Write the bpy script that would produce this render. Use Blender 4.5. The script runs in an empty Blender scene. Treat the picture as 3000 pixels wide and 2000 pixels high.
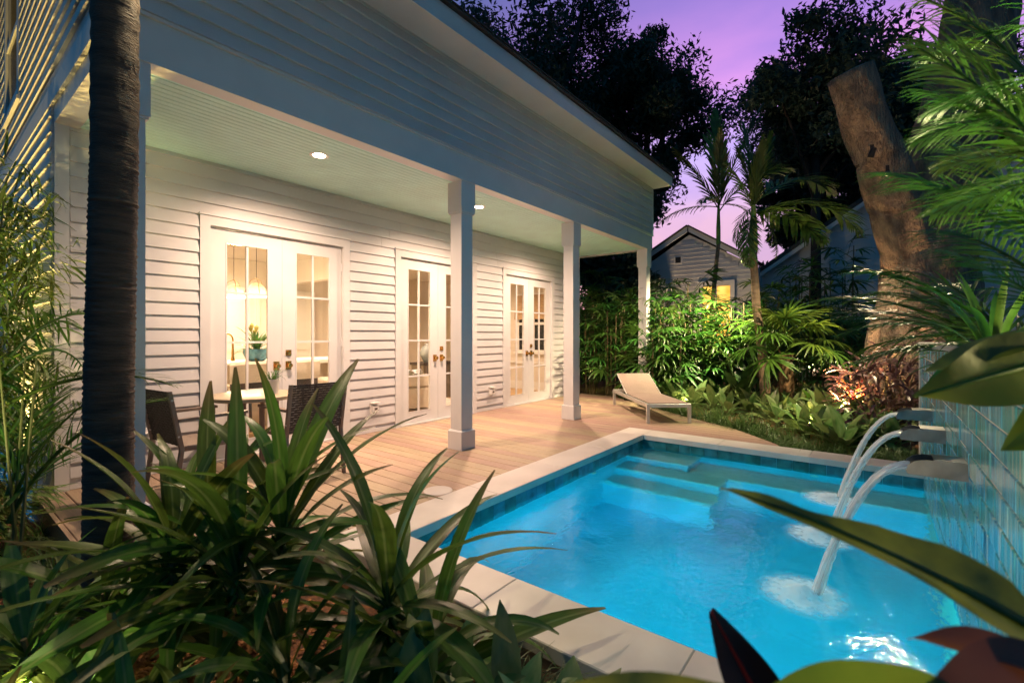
import bpy, bmesh, math, random
from mathutils import Vector, Matrix, Euler
import numpy as np
random.seed(11); np.random.seed(11)
R = math.radians
U = random.uniform
S = bpy.context.scene
COL = S.collection
# ------------------------------------------------------------------ camera
CAMH, FPX = 1.29, 1383.0
YAW = math.atan2(1080, FPX)
cd = bpy.data.cameras.new('camera'); cam = bpy.data.objects.new('camera', cd); COL.objects.link(cam)
cam.location = (0, 0, CAMH)
cam.rotation_euler = (R(90), 0, YAW - R(90))
cd.sensor_width = 36; cd.lens = FPX / 3000 * 36; cd.shift_y = -17 / 3000
cd.clip_start = 0.05; cd.clip_end = 500
cd.dof.use_dof = True; cd.dof.focus_distance = 5.5; cd.dof.aperture_fstop = 3.2
S.camera = cam
# ------------------------------------------------------------------ world: dusk sky with an afterglow
W = bpy.data.worlds.new('World'); S.world = W; W.use_nodes = True
nt = W.node_tree; nt.nodes.clear()
def N(t, k, **kw):
    n = t.nodes.new(k)
    for a, b in kw.items(): setattr(n, a, b)
    return n
out = N(nt, 'ShaderNodeOutputWorld'); bg = N(nt, 'ShaderNodeBackground'); bg2 = N(nt, 'ShaderNodeBackground'); addw = N(nt, 'ShaderNodeAddShader')
sky = N(nt, 'ShaderNodeTexSky', sky_type='NISHITA', sun_disc=False)
SUN_EL, SUN_AZ = R(1.0), math.atan2(0.45, 0.9)          # afterglow lies beyond the garden
sky.sun_elevation = SUN_EL; sky.sun_rotation = R(90) - SUN_AZ
bg2.inputs[1].default_value = 0.02
nt.links.new(sky.outputs[0], bg2.inputs[0])
tc = N(nt, 'ShaderNodeTexCoord'); sep = N(nt, 'ShaderNodeSeparateXYZ'); nt.links.new(tc.outputs['Generated'], sep.inputs[0])
el = N(nt, 'ShaderNodeValToRGB'); nt.links.new(sep.outputs[2], el.inputs[0])
for i, (p, c) in enumerate([(0.0, (.26, .16, .20)), (0.22, (.34, .21, .32)), (0.33, (.29, .22, .46)), (0.44, (.36, .155, .40)), (0.60, (.16, .10, .38)), (0.78, (.04, .07, .24)), (1.0, (.015, .05, .15))]):
    e = el.color_ramp.elements[i] if i < 2 else el.color_ramp.elements.new(p)
    e.position = p; e.color = (*c, 1)
dot = N(nt, 'ShaderNodeVectorMath', operation='DOT_PRODUCT'); dot.inputs[1].default_value = (math.cos(R(8)), math.sin(R(8)), 0)
nt.links.new(tc.outputs['Generated'], dot.inputs[0])
mr = N(nt, 'ShaderNodeMapRange'); mr.inputs[1].default_value = 0.58; mr.inputs[2].default_value = 0.92
nt.links.new(dot.outputs['Value'], mr.inputs[0])
mixw = N(nt, 'ShaderNodeMix', data_type='RGBA'); mixw.inputs[6].default_value = (.001, .040, .096, 1)
cn = N(nt, 'ShaderNodeTexNoise'); cn.inputs['Scale'].default_value = 3.0; cn.inputs['Detail'].default_value = 6; cm = N(nt, 'ShaderNodeMapping'); cm.inputs['Scale'].default_value = (1, 1, 2.6)
nt.links.new(tc.outputs['Generated'], cm.inputs[0]); nt.links.new(cm.outputs[0], cn.inputs['Vector'])
cr_ = N(nt, 'ShaderNodeMapRange'); cr_.inputs[1].default_value = .42; cr_.inputs[2].default_value = .68; cr_.inputs[4].default_value = .55; nt.links.new(cn.outputs['Fac'], cr_.inputs[0])
cmx = N(nt, 'ShaderNodeMix', data_type='RGBA'); cmx.inputs[7].default_value = (.09, .08, .34, 1); nt.links.new(cr_.outputs[0], cmx.inputs[0]); nt.links.new(el.outputs[0], cmx.inputs[6])
nt.links.new(mr.outputs[0], mixw.inputs[0]); nt.links.new(cmx.outputs[2], mixw.inputs[7])
nt.links.new(mixw.outputs[2], bg.inputs[0]); bg.inputs[1].default_value = 2.05
nt.links.new(bg.outputs[0], addw.inputs[0]); nt.links.new(bg2.outputs[0], addw.inputs[1]); nt.links.new(addw.outputs[0], out.inputs[0])
# ------------------------------------------------------------------ sun (just set: only the last glow)
sl = bpy.data.lights.new('sun', 'SUN'); sl.energy = 0.03; sl.angle = R(20); sl.color = (1, .75, .7)
so = bpy.data.objects.new('sun', sl); COL.objects.link(so); so.location = (0, 0, 20)
so.rotation_euler = Vector((-math.cos(SUN_AZ), -math.sin(SUN_AZ), -0.05)).to_track_quat('-Z', 'Y').to_euler()
# ------------------------------------------------------------------ exposure, cycles
S.view_settings.view_transform = 'Standard'; S.view_settings.look = 'None'; S.view_settings.gamma = 1; S.view_settings.exposure = 0.22
S.render.engine = 'CYCLES'
cy = S.cycles; cy.use_denoising = True; cy.max_bounces = 9; cy.diffuse_bounces = 4; cy.glossy_bounces = 4; cy.transmission_bounces = 8; cy.transparent_max_bounces = 24
cy.sample_clamp_indirect = 4; cy.blur_glossy = 0.6
try: cy.denoiser = 'OPENIMAGEDENOISE'
except Exception: pass

def at(u, q, z=0.0):
    """a place q metres deep in the view direction and u pixels across the 3000 px photograph, at height z"""
    r = (u - 1500) / FPX
    return Vector(((math.cos(YAW) + math.sin(YAW) * r) * q, (math.sin(YAW) - math.cos(YAW) * r) * q, z))
def at3(u, v, q):
    p = at(u, q); p.z = CAMH + (983 - v) / FPX * q
    return p
# ------------------------------------------------------------------ materials
M = {}
def mat(name, col, rough=.5, metal=0, var=.12, scale=6, bump=0, bscale=40, spec=.5, col2=None, stretch=None, coat=0, trans=0, tcol=None, objrand=0, detail=4, tip=None, rib=None):
    m = bpy.data.materials.new(name); m.use_nodes = True; t = m.node_tree; t.nodes.clear()
    o = N(t, 'ShaderNodeOutputMaterial'); b = N(t, 'ShaderNodeBsdfPrincipled')
    b.inputs['Roughness'].default_value = rough; b.inputs['Metallic'].default_value = metal; b.inputs['Specular IOR Level'].default_value = spec
    b.inputs['Coat Weight'].default_value = coat
    tc = N(t, 'ShaderNodeTexCoord'); mp = N(t, 'ShaderNodeMapping'); t.links.new(tc.outputs['Object'], mp.inputs[0])
    if stretch: mp.inputs['Scale'].default_value = stretch
    nz = N(t, 'ShaderNodeTexNoise'); nz.inputs['Scale'].default_value = scale; nz.inputs['Detail'].default_value = detail
    t.links.new(mp.outputs[0], nz.inputs['Vector'])
    c2 = col2 or tuple(c * (1 - var * 2) for c in col)
    c1 = col if col2 else tuple(min(1, c * (1 + var)) for c in col)
    rp = N(t, 'ShaderNodeValToRGB'); rp.color_ramp.elements[0].position = .3; rp.color_ramp.elements[1].position = .72
    rp.color_ramp.elements[0].color = (*c2, 1); rp.color_ramp.elements[1].color = (*c1, 1)
    t.links.new(nz.outputs['Fac'], rp.inputs[0]); cs = rp.outputs[0]
    if objrand:
        oi = N(t, 'ShaderNodeObjectInfo'); hs = N(t, 'ShaderNodeHueSaturation'); mr = N(t, 'ShaderNodeMapRange')
        mr.inputs[3].default_value = 1 - objrand; mr.inputs[4].default_value = 1 + objrand
        t.links.new(oi.outputs['Random'], mr.inputs[0]); t.links.new(mr.outputs[0], hs.inputs['Value']); t.links.new(cs, hs.inputs['Color'])
        ml = N(t, 'ShaderNodeMath', operation='MULTIPLY_ADD'); ml.inputs[1].default_value = .06; ml.inputs[2].default_value = .47
        t.links.new(oi.outputs['Random'], ml.inputs[0]); t.links.new(ml.outputs[0], hs.inputs['Hue'])
        cs = hs.outputs[0]
    if tip or rib:
        sx = N(t, 'ShaderNodeSeparateXYZ'); t.links.new(tc.outputs['Object'], sx.inputs[0])
    if rib:
        ab = N(t, 'ShaderNodeMath', operation='ABSOLUTE'); t.links.new(sx.outputs[1], ab.inputs[0]); mr2 = N(t, 'ShaderNodeMapRange'); mr2.inputs[1].default_value = rib * 1.6; mr2.inputs[2].default_value = rib * .4; mr2.inputs[4].default_value = .55; t.links.new(ab.outputs[0], mr2.inputs[0])
        mx2 = N(t, 'ShaderNodeMix', data_type='RGBA'); mx2.inputs[7].default_value = (.24, .30, .10, 1); t.links.new(mr2.outputs[0], mx2.inputs[0]); t.links.new(cs, mx2.inputs[6]); cs = mx2.outputs[2]
    if tip:
        ad2 = N(t, 'ShaderNodeMath', operation='MULTIPLY_ADD'); ad2.inputs[1].default_value = .16; t.links.new(nz.outputs['Fac'], ad2.inputs[0]); t.links.new(sx.outputs[0], ad2.inputs[2])
        mr3 = N(t, 'ShaderNodeMapRange'); mr3.inputs[1].default_value = tip[0]; mr3.inputs[2].default_value = tip[1]; t.links.new(ad2.outputs[0], mr3.inputs[0])
        mx3 = N(t, 'ShaderNodeMix', data_type='RGBA'); mx3.inputs[7].default_value = (.17, .10, .04, 1); t.links.new(mr3.outputs[0], mx3.inputs[0]); t.links.new(cs, mx3.inputs[6]); cs = mx3.outputs[2]
    t.links.new(cs, b.inputs['Base Color'])
    rr = N(t, 'ShaderNodeMapRange'); rr.inputs[3].default_value = max(.02, rough - .08); rr.inputs[4].default_value = min(1, rough + .1)
    t.links.new(nz.outputs['Fac'], rr.inputs[0]); t.links.new(rr.outputs[0], b.inputs['Roughness'])
    if bump:
        n2 = N(t, 'ShaderNodeTexNoise'); n2.inputs['Scale'].default_value = bscale; n2.inputs['Detail'].default_value = 5
        t.links.new(mp.outputs[0], n2.inputs['Vector'])
        bp = N(t, 'ShaderNodeBump'); bp.inputs['Strength'].default_value = bump; bp.inputs['Distance'].default_value = .01
        t.links.new(n2.outputs['Fac'], bp.inputs['Height']); t.links.new(bp.outputs[0], b.inputs['Normal'])
    sh = b.outputs[0]
    if trans:
        tr = N(t, 'ShaderNodeBsdfTranslucent'); mx = N(t, 'ShaderNodeMixShader'); mx.inputs[0].default_value = trans
        if tcol: tr.inputs[0].default_value = (*tcol, 1)
        else: t.links.new(cs, tr.inputs[0])
        t.links.new(sh, mx.inputs[1]); t.links.new(tr.outputs[0], mx.inputs[2]); sh = mx.outputs[0]
    t.links.new(sh, o.inputs[0]); M[name] = m
    return m
def emit(name, col, s):
    m = bpy.data.materials.new(name); m.use_nodes = True; b = m.node_tree.nodes['Principled BSDF']
    b.inputs['Base Color'].default_value = (*col, 1); b.inputs['Emission Color'].default_value = (*col, 1); b.inputs['Emission Strength'].default_value = s
    M[name] = m; return m
def glass(name, tint=(.97, .98, .98), refl=1.0, rough=.0):
    m = bpy.data.materials.new(name); m.use_nodes = True; t = m.node_tree; t.nodes.clear()
    o = N(t, 'ShaderNodeOutputMaterial'); g = N(t, 'ShaderNodeBsdfGlossy'); g.inputs['Roughness'].default_value = rough
    tr = N(t, 'ShaderNodeBsdfTransparent'); tr.inputs[0].default_value = (*tint, 1); lw = N(t, 'ShaderNodeLayerWeight')
    pw = N(t, 'ShaderNodeMath', operation='POWER'); pw.inputs[1].default_value = 5; t.links.new(lw.outputs['Facing'], pw.inputs[0])
    mu = N(t, 'ShaderNodeMath', operation='MULTIPLY_ADD'); mu.inputs[1].default_value = .9 * refl; mu.inputs[2].default_value = .035 * refl; t.links.new(pw.outputs[0], mu.inputs[0]); mx = N(t, 'ShaderNodeMixShader')
    t.links.new(mu.outputs[0], mx.inputs[0]); t.links.new(tr.outputs[0], mx.inputs[1]); t.links.new(g.outputs[0], mx.inputs[2]); t.links.new(mx.outputs[0], o.inputs[0])
    M[name] = m; return m
mat('paint', (.58, .565, .56), .42, var=.05, scale=1.6, bump=.06, bscale=120)
mat('trim', (.64, .63, .62), .35, var=.03, scale=3, bump=.03, bscale=90)
mat('ceiling_paint', (.58, .85, .78), .45, var=.04, scale=3)
mat('deck', (.355, .255, .175), .5, var=.12, scale=5, bump=.25, bscale=30, stretch=(14, .8, 14), objrand=.06)
mat('marble', (.66, .62, .57), .38, col2=(.50, .46, .42), scale=2.2, bump=.1, bscale=25, objrand=.06, detail=9)
mat('plaster', (.12, .55, .72), .6, var=.14, scale=1.6, detail=8)
mat('step_top', (.55, .62, .62), .6, var=.06, scale=5)
mat('grout', (.60, .60, .56), .8, var=.1, scale=30)
mat('pool_tile', (.035, .20, .24), .18, var=.25, scale=9, objrand=.35, bump=.1, bscale=8)
mat('roof', (.06, .055, .05), .75, var=.25, scale=20, bump=.4)
mat('brass', (.72, .43, .13), .25, metal=1, var=.08)
mat('steel', (.30, .30, .31), .32, metal=1, var=.12, scale=12)
mat('aluminium', (.60, .58, .54), .38, metal=.7, var=.05)
mat('sling', (.29, .22, .18), .75, var=.05, bump=.25, bscale=400)
mat('chair_frame', (.22, .165, .13), .42, metal=.35, var=.08)
mat('weave', (.05, .035, .03), .55, var=.3, scale=90, bump=.9, bscale=160)
mat('seat_weave', (.30, .24, .19), .6, var=.2, scale=90, bump=.6, bscale=200)
mat('table_top', (.40, .33, .22), .35, var=.05)
mat('white_plastic', (.72, .70, .66), .35, var=.03)
mat('black', (.02, .02, .02), .4)
mat('mulch', (.22, .085, .028), .9, var=.35, scale=40, bump=1, bscale=60, col2=(.05, .02, .01))
mat('chip', (.36, .15, .045), .8, var=.35, scale=30, objrand=0)
mat('soil', (.05, .032, .02), .95, var=.3, scale=12, bump=.8)
mat('bark', (.26, .185, .13), .85, col2=(.085, .058, .045), scale=5, bump=6, bscale=24, detail=14, stretch=(1.6, 1.6, .5))
mat('bark_dark', (.04, .03, .025), .9, var=.3, scale=6, bump=1, bscale=12)
mat('palm_bark', (.26, .175, .11), .8, var=.25, scale=4, bump=.8, bscale=30, stretch=(1, 1, 5))
mat('palm_bark_dark', (.10, .062, .042), .85, var=.3, scale=5, bump=1, bscale=26, stretch=(1, 1, 7))
mat('crownshaft', (.20, .30, .05), .4, var=.15, trans=.1)
mat('boot', (.26, .15, .07), .85, var=.35, scale=14, bump=.7)
mat('cut_wood', (.28, .23, .20), .8, var=.25, scale=8, bump=.4)
def leafmat(n, c, r=.38, tr=.35, ob=.3, **k): return mat(n, c, r, var=.22, scale=k.pop('scale', 7), trans=tr, objrand=ob, bump=.12, bscale=30, **k)
leafmat('leaf_cordyline', (.095, .18, .026), .34, .48, .35, stretch=(1, 12, 1), tip=(.46, .62), rib=.003)
leafmat('leaf_aglaonema', (.075, .17, .03), .35, .32, .3, col2=(.22, .28, .11), scale=14, stretch=(1, 3, 1))
leafmat('leaf_grass', (.07, .15, .03), .42, .3, .3)
leafmat('leaf_rhapis', (.06, .155, .022), .38, .35, .35)
leafmat('leaf_fan', (.11, .21, .025), .4, .45, .25)
leafmat('leaf_palm', (.055, .115, .02), .4, .35, .35)
leafmat('leaf_bamboo', (.12, .20, .03), .45, .4, .3)
leafmat('leaf_tree', (.045, .085, .055), .5, .4, .3)
leafmat('leaf_dark', (.035, .07, .02), .45, .25, .3)
leafmat('leaf_purple', (.09, .035, .035), .35, .2, .35, col2=(.10, .05, .045))
leafmat('leaf_red', (.42, .03, .02), .35, .4, .3, col2=(.30, .10, .02))
m = leafmat('leaf_croton', (.10, .15, .02), .3, .3, .1, col2=(.035, .06, .012), scale=16)
rp = [n for n in m.node_tree.nodes if n.type == 'VALTORGB'][0].color_ramp
for p_, c_ in ((.66, (.16, .19, .02, 1)), (.71, (.55, .22, .02, 1))): e_ = rp.elements.new(p_); e_.color = c_
leafmat('leaf_broad', (.13, .165, .012), .3, .5, .1, col2=(.07, .12, .012), scale=9)
leafmat('leaf_black', (.03, .014, .012), .5, .08, .1)
leafmat('leaf_maroon', (.09, .022, .016), .4, .2, .15, col2=(.16, .06, .03))
leafmat('leaf_alocasia', (.03, .075, .02), .35, .25, .2)
leafmat('leaf_frond', (.06, .16, .02), .4, .45, .25)
mat('red_rib', (.75, .03, .015), .4, var=.2, trans=.2)
mat('culm', (.10, .13, .035), .45, var=.25, scale=5)
mat('cane', (.16, .12, .05), .7, var=.3, scale=9)
mat('interior_wall', (.66, .60, .50), .7, var=.02)
mat('interior_white', (.72, .70, .64), .5, var=.02)
mat('oak_floor', (.46, .29, .13), .45, var=.15, scale=4, stretch=(.8, 9, 1))
mat('cream', (.62, .55, .43), .85, var=.05, bump=.2, bscale=120)
mat('dark_wood', (.045, .032, .026), .5, var=.2)
mat('greywood', (.20, .155, .11), .6, var=.2, stretch=(20, 20, 1), scale=4)
mat('blind', (.42, .28, .14), .8, var=.22, scale=7, stretch=(1, 1, 18))
mat('blue_glaze', (.10, .26, .32), .2, var=.3, scale=14)
mat('grey_glaze', (.30, .34, .33), .4, var=.1)
mat('rug', (.55, .50, .44), .95, var=.08, bump=.4, bscale=200)
mat('throw', (.62, .66, .70), .9, var=.12, scale=20)
mat('night_pane', (.012, .016, .02), .06, var=.1)  # opaque pane; the darkness outside is put into its colour
mat('bronze', (.05, .035, .025), .45, metal=.6)
mat('flower', (.75, .66, .20), .5, var=.2, trans=.2)
mat('shade_cream', (.60, .56, .40), .5, var=.03, trans=.3)
glass('pane_glass')
emit('lamp_lens', (1, .83, .60), 60); emit('pendant_glow', (1, .9, .66), 5); emit('lit_room', (1, .60, .10), 1.0)
t = M['lit_room'].node_tree; nz = N(t, 'ShaderNodeTexNoise'); nz.inputs['Scale'].default_value = 2.2; tcx = N(t, 'ShaderNodeTexCoord'); rp = N(t, 'ShaderNodeValToRGB'); t.links.new(tcx.outputs['Object'], nz.inputs[0]); t.links.new(nz.outputs[0], rp.inputs[0])
rp.color_ramp.elements[0].position = .35; rp.color_ramp.elements[0].color = (.55, .22, .01, 1); rp.color_ramp.elements[1].position = .62; rp.color_ramp.elements[1].color = (1, .68, .16, 1); t.links.new(rp.outputs[0], t.nodes['Principled BSDF'].inputs['Emission Color'])
emit('pool_lens', (.35, .85, 1), 9); emit('garden_lens', (1, .8, .45), 1.2)
# glazed wall tile with vertical streaks
m = mat('wall_tile', (.42, .52, .46), .12, col2=(.02, .17, .27), scale=3.2, stretch=(14, 14, .8), objrand=.2, detail=7, bump=.2, bscale=5)
rp = [n for n in m.node_tree.nodes if n.type == 'VALTORGB'][0].color_ramp
for p_, c_ in ((.42, (.04, .30, .40, 1)), (.55, (.12, .42, .48, 1))): e_ = rp.elements.new(p_); e_.color = c_
mat('grout', (.62, .58, .48), .8, var=.1, scale=30)
# ------------------------------------------------------------------ mesh helpers
def tag(o, label=None, cat=None, group=None, kind=None):
    if label: o['label'] = label
    if cat: o['category'] = cat
    if group: o['group'] = group
    if kind: o['kind'] = kind
    return o
def empty(name, loc=(0, 0, 0), label=None, cat=None, group=None, kind=None, rz=0):
    o = bpy.data.objects.new(name, None); COL.objects.link(o); o.location = loc; o.rotation_euler = (0, 0, rz); o.empty_display_size = .1
    return tag(o, label, cat, group, kind)
def obj(name, me, material=None, parent=None, world=False):
    o = bpy.data.objects.new(name, me); COL.objects.link(o)
    if material and not me.materials: me.materials.append(M[material] if isinstance(material, str) else material)
    if parent:
        o.parent = parent
        if world: o.matrix_parent_inverse = Matrix.Translation(-PLOC(parent))
    return o
def PLOC(p):
    v = Vector(p.location)
    while p.parent: p = p.parent; v = v + Vector(p.location) if not isinstance(p, type(None)) and p.type == 'EMPTY' else v
    return v
class MB:
    def __init__(s): s.v = []; s.f = []
    def add(s, v, f):
        k = len(s.v); s.v += [tuple(x) for x in v]; s.f += [tuple(i + k for i in q) for q in f]; return s
    def box(s, x0, x1, y0, y1, z0, z1):
        return s.add([(x0, y0, z0), (x1, y0, z0), (x1, y1, z0), (x0, y1, z0), (x0, y0, z1), (x1, y0, z1), (x1, y1, z1), (x0, y1, z1)],
                     [(0, 3, 2, 1), (4, 5, 6, 7), (0, 1, 5, 4), (1, 2, 6, 5), (2, 3, 7, 6), (3, 0, 4, 7)])
    def cbox(s, x0, x1, y0, y1, z0, z1, c):
        """box with chamfered top edges"""
        return s.add([(x0, y0, z0), (x1, y0, z0), (x1, y1, z0), (x0, y1, z0), (x0, y0, z1 - c), (x1, y0, z1 - c), (x1, y1, z1 - c), (x0, y1, z1 - c),
                      (x0 + c, y0 + c, z1), (x1 - c, y0 + c, z1), (x1 - c, y1 - c, z1), (x0 + c, y1 - c, z1)],
                     [(0, 3, 2, 1), (0, 1, 5, 4), (1, 2, 6, 5), (2, 3, 7, 6), (3, 0, 4, 7), (4, 5, 9, 8), (5, 6, 10, 9), (6, 7, 11, 10), (7, 4, 8, 11), (8, 9, 10, 11)])
    def tube(s, pts, rad, n=8, cap=True):
        pts = [Vector(p) for p in pts]; rr = rad if isinstance(rad, (list, tuple)) else [rad] * len(pts)
        V = []; F = []; up = Vector((0, 0, 1))
        for i, p in enumerate(pts):
            d = (pts[min(i + 1, len(pts) - 1)] - pts[max(i - 1, 0)]).normalized()
            a = d.cross(up if abs(d.z) < .9 else Vector((1, 0, 0))).normalized(); b = a.cross(d)
            for k in range(n):
                w = 2 * math.pi * k / n; V.append(p + (a * math.cos(w) + b * math.sin(w)) * rr[i])
        for i in range(len(pts) - 1):
            for k in range(n): F.append((i * n + k, i * n + (k + 1) % n, (i + 1) * n + (k + 1) % n, (i + 1) * n + k))
        if cap: F.append(tuple(range(n))[::-1]); F.append(tuple((len(pts) - 1) * n + k for k in range(n)))
        return s.add(V, F)
    def lathe(s, prof, c=(0, 0, 0), n=24, axis='z'):
        V = []; F = []
        for r, z in prof:
            for k in range(n):
                w = 2 * math.pi * k / n; x, y = r * math.cos(w), r * math.sin(w)
                V.append((c[0] + x, c[1] + y, c[2] + z) if axis == 'z' else (c[0] + x, c[1] + z, c[2] + y))
        for i in range(len(prof) - 1):
            for k in range(n): F.append((i * n + k, i * n + (k + 1) % n, (i + 1) * n + (k + 1) % n, (i + 1) * n + k))
        return s.add(V, F)
    def prism(s, poly, a, b, axis='x'):
        """extrude a closed 2-D outline along an axis: x -> (y,z) outline, y -> (x,z), z -> (x,y)"""
        n = len(poly)
        P = {'x': lambda t, p: (t, p[0], p[1]), 'y': lambda t, p: (p[0], t, p[1]), 'z': lambda t, p: (p[0], p[1], t)}[axis]
        return s.add([P(a, p) for p in poly] + [P(b, p) for p in poly], [tuple(range(n))[::-1], tuple(range(n, 2 * n))] + [(i, (i + 1) % n, n + (i + 1) % n, n + i) for i in range(n)])
    def me(s, name, smooth=False):
        me = bpy.data.meshes.new(name); me.from_pydata(s.v, [], s.f)
        bm = bmesh.new(); bm.from_mesh(me); bmesh.ops.recalc_face_normals(bm, faces=bm.faces); bm.to_mesh(me); bm.free()
        if smooth:
            me.polygons.foreach_set('use_smooth', [True] * len(me.polygons))
            if smooth != 'all':
                try: me.set_sharp_from_angle(angle=R(40))
                except Exception: pass
        return me
    def build(s, name, material, parent=None, world=True, smooth=False):
        return obj(name, s.me(name, smooth), material, parent, world)
def light(name, kind, loc, e, col, parent=None, target=None, **kw):
    l = bpy.data.lights.new(name, kind); l.energy = e; l.color = col
    for a, b in kw.items(): setattr(l, a, b)
    o = bpy.data.objects.new(name, l); COL.objects.link(o); o.location = loc
    if target is not None: o.rotation_euler = (Vector(target) - Vector(loc)).to_track_quat('-Z', 'Y').to_euler()
    if parent: o.parent = parent; o.matrix_parent_inverse = Matrix.Translation(-Vector(parent.location))
    return o
WARM = (1.0, .67, .47)
# ================================================================== SETTING: ground, deck, pool
PX0, PX1, PY0, PY1 = 1.97, 5.87, -0.32, 2.43          # inner pool rectangle
CW = 0.34; WZ = -0.14
gx = [-90, -30, -8, -3, -1, 0, .6, 1.0, PX0 - CW + .02, PX0 + .0, 4, PX1 + CW - .02, 7, 8, 9, 10, 12, 15, 20, 40, 120]
gy = [-100, -30, -12, -5, -2.5, -1.2, PY0 - .3, .5, 1.5, PY1 + CW - .02, 3.2, 4, 5.3, 7, 9, 12, 20, 45, 120]
def gz(x, y):
    z = -0.20
    if x > 6.2: z = -0.20 + .15 * min(1, (x - 6.2) / 1.5)
    return z + .02 * math.sin(x * 3.1) * math.cos(y * 2.3)
g = MB(); idx = {}
for i, x in enumerate(gx):
    for j, y in enumerate(gy): idx[i, j] = len(g.v); g.v.append((x, y, gz(x, y)))
for i in range(len(gx) - 1):
    for j in range(len(gy) - 1):
        mx, my = (gx[i] + gx[i + 1]) / 2, (gy[j] + gy[j + 1]) / 2
        if PX0 - CW < mx < PX1 + CW and PY0 - .28 < my < PY1 + CW: continue
        if mx > .74 and mx < 9.3 and my > 5.4 and my < 9.7: continue
        g.f.append((idx[i, j], idx[i + 1, j], idx[i + 1, j + 1], idx[i, j + 1]))
tag(g.build('ground', 'mulch'), 'brown mulch covered garden ground', kind='structure')
# deck: every board its own piece, running from the wall towards the pool
deck = empty('deck', (4, 4, 0), 'tan composite deck boards between house and pool', kind='structure')
edge = [(6.24, .87), (6.6, 1.18), (7.07, 1.61), (7.64, 2.45), (8.3, 3.25), (9.24, 4.46), (9.6, 4.9)]
def deck_min(x):
    if x < 1.63: return 3.80 - (x - .66) * 1.04
    if x < PX1 + CW: return PY1 + CW + .006
    for (a, b), (c, d) in zip(edge, edge[1:]):
        if a <= x <= c: return b + (d - b) * (x - a) / (c - a)
    return .9
x = .66; bw, gap = .137, .008
while x < 9.25:
    x1 = x + bw
    if x < PX1 + CW < x1 + gap: x1 = PX1 + CW - .002
    ya, yb = deck_min(x + .001), deck_min(x1 - .001)
    top = 5.352 if x > .74 else 5.50
    if x >= PX1 + CW - .004: x = max(x, PX1 + CW + .004); ya = deck_min(x)
    c = .004
    v = [(x, ya, -.027), (x1, yb, -.027), (x1, top, -.027), (x, top, -.027), (x, ya, -c), (x1, yb, -c), (x1, top, -c), (x, top, -c), (x + c, ya + c, 0), (x1 - c, yb + c, 0), (x1 - c, top, 0), (x + c, top, 0)]
    f = [(0, 3, 2, 1), (0, 1, 5, 4), (1, 2, 6, 5), (2, 3, 7, 6), (3, 0, 4, 7), (4, 5, 9, 8), (5, 6, 10, 9), (6, 7, 11, 10), (7, 4, 8, 11), (8, 9, 10, 11)]
    MB().add(v, f).build('deck_board', 'deck', deck)
    x = x1 + gap
f = MB(); f.box(.63, .655, 3.78, 5.5, -.2, 0.001)
f.add([(.64, 3.80, -.2), (1.64, 2.76, -.2), (1.655, 2.78, -.2), (.66, 3.83, -.2), (.64, 3.80, -.004), (1.64, 2.76, -.004), (1.655, 2.78, -.004), (.66, 3.83, -.004)], [(0, 1, 5, 4), (1, 2, 6, 5), (2, 3, 7, 6), (3, 0, 4, 7), (4, 5, 6, 7)])
f.build('fascia_board', 'deck', deck)
f = MB(); f.box(.7, 9.2, 3.9, 5.3, -.19, -.10); f.box(1.7, 9.2, 2.9, 3.9, -.19, -.10); f.box(6.3, 7.6, 2.4, 2.9, -.19, -.10); f.build('joist', 'black', deck)
# pool
pool = empty('pool', (4, 1, 0), 'rectangular plunge pool with underwater steps', kind='structure')
PD = -1.35
b = MB(); b.box(PX0 - .02, PX1 + .02, PY0, PY1 + .02, PD - .1, PD); b.build('pool_floor', 'plaster', pool)
b = MB(); b.box(PX0 - .2, PX0 - .02, PY0 - .2, PY1 + .2, PD, -.05); b.box(PX1 + .02, PX1 + .2, PY0 - .2, PY1 + .2, PD, -.05); b.box(PX0 - .02, PX1 + .02, PY1 + .02, PY1 + .2, PD, -.05); b.box(PX0 - .02, PX1 + .02, PY0 - .25, PY0 - .012, PD, -.25)
b.build('pool_wall', 'plaster', pool)
def slab(nm, x0, x1, y0, y1, zt):
    b = MB(); b.box(x0, x1, y0, y1, PD, zt - .05); o = b.build(nm, 'plaster', pool)
    c = MB(); c.cbox(x0 - .012, x1, y0 - .012, y1, zt - .05, zt, .012); c.build('tread', 'step_top', o, world=True)
    c_ = o.children[0]; c_.matrix_parent_inverse = Matrix.Identity(4)
slab('step', 5.42, PX1 + .02, 1.72, PY1 + .02, WZ - .12)
slab('step', 5.10, 5.405, 1.30, PY1 + .02, WZ - .36)
slab('step', 4.78, 5.085, 1.30, PY1 + .02, WZ - .60)
slab('bench', 5.42, PX1 + .02, PY0 + .0, 1.70, WZ - .36)
# waterline tiles on the left (y = PY1) and far (x = PX1) walls, near wall too
def wtile(x0, x1, y0, y1): MB().box(x0, x1, y0, y1, -.235, -.052).build('waterline_tile', 'pool_tile', pool)
n = 26; w = (PX1 - PX0) / n
for i in range(n): wtile(PX0 + i * w + .002, PX0 + (i + 1) * w - .002, PY1 + random.uniform(-.001, .001), PY1 + .018)
n = 18; w = (PY1 - PY0) / n
for i in range(n):
    wtile(PX1 + random.uniform(-.001, .001), PX1 + .018, PY0 + i * w + .002, PY0 + (i + 1) * w - .002)
    wtile(PX0 - .018, PX0, PY0 + i * w + .002, PY0 + (i + 1) * w - .002)
def stone(x0, x1, y0, y1):
    g_ = .0009; MB().cbox(x0 + g_, x1 - g_, y0 + g_, y1 - g_, -.05, .012, .005).build('coping_stone', 'marble', pool)
for i in range(4):
    a, c = PX0 + (PX1 - PX0) * i / 4, PX0 + (PX1 - PX0) * (i + 1) / 4
    stone(a, c, PY1 - .012, PY1 + CW)
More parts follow.
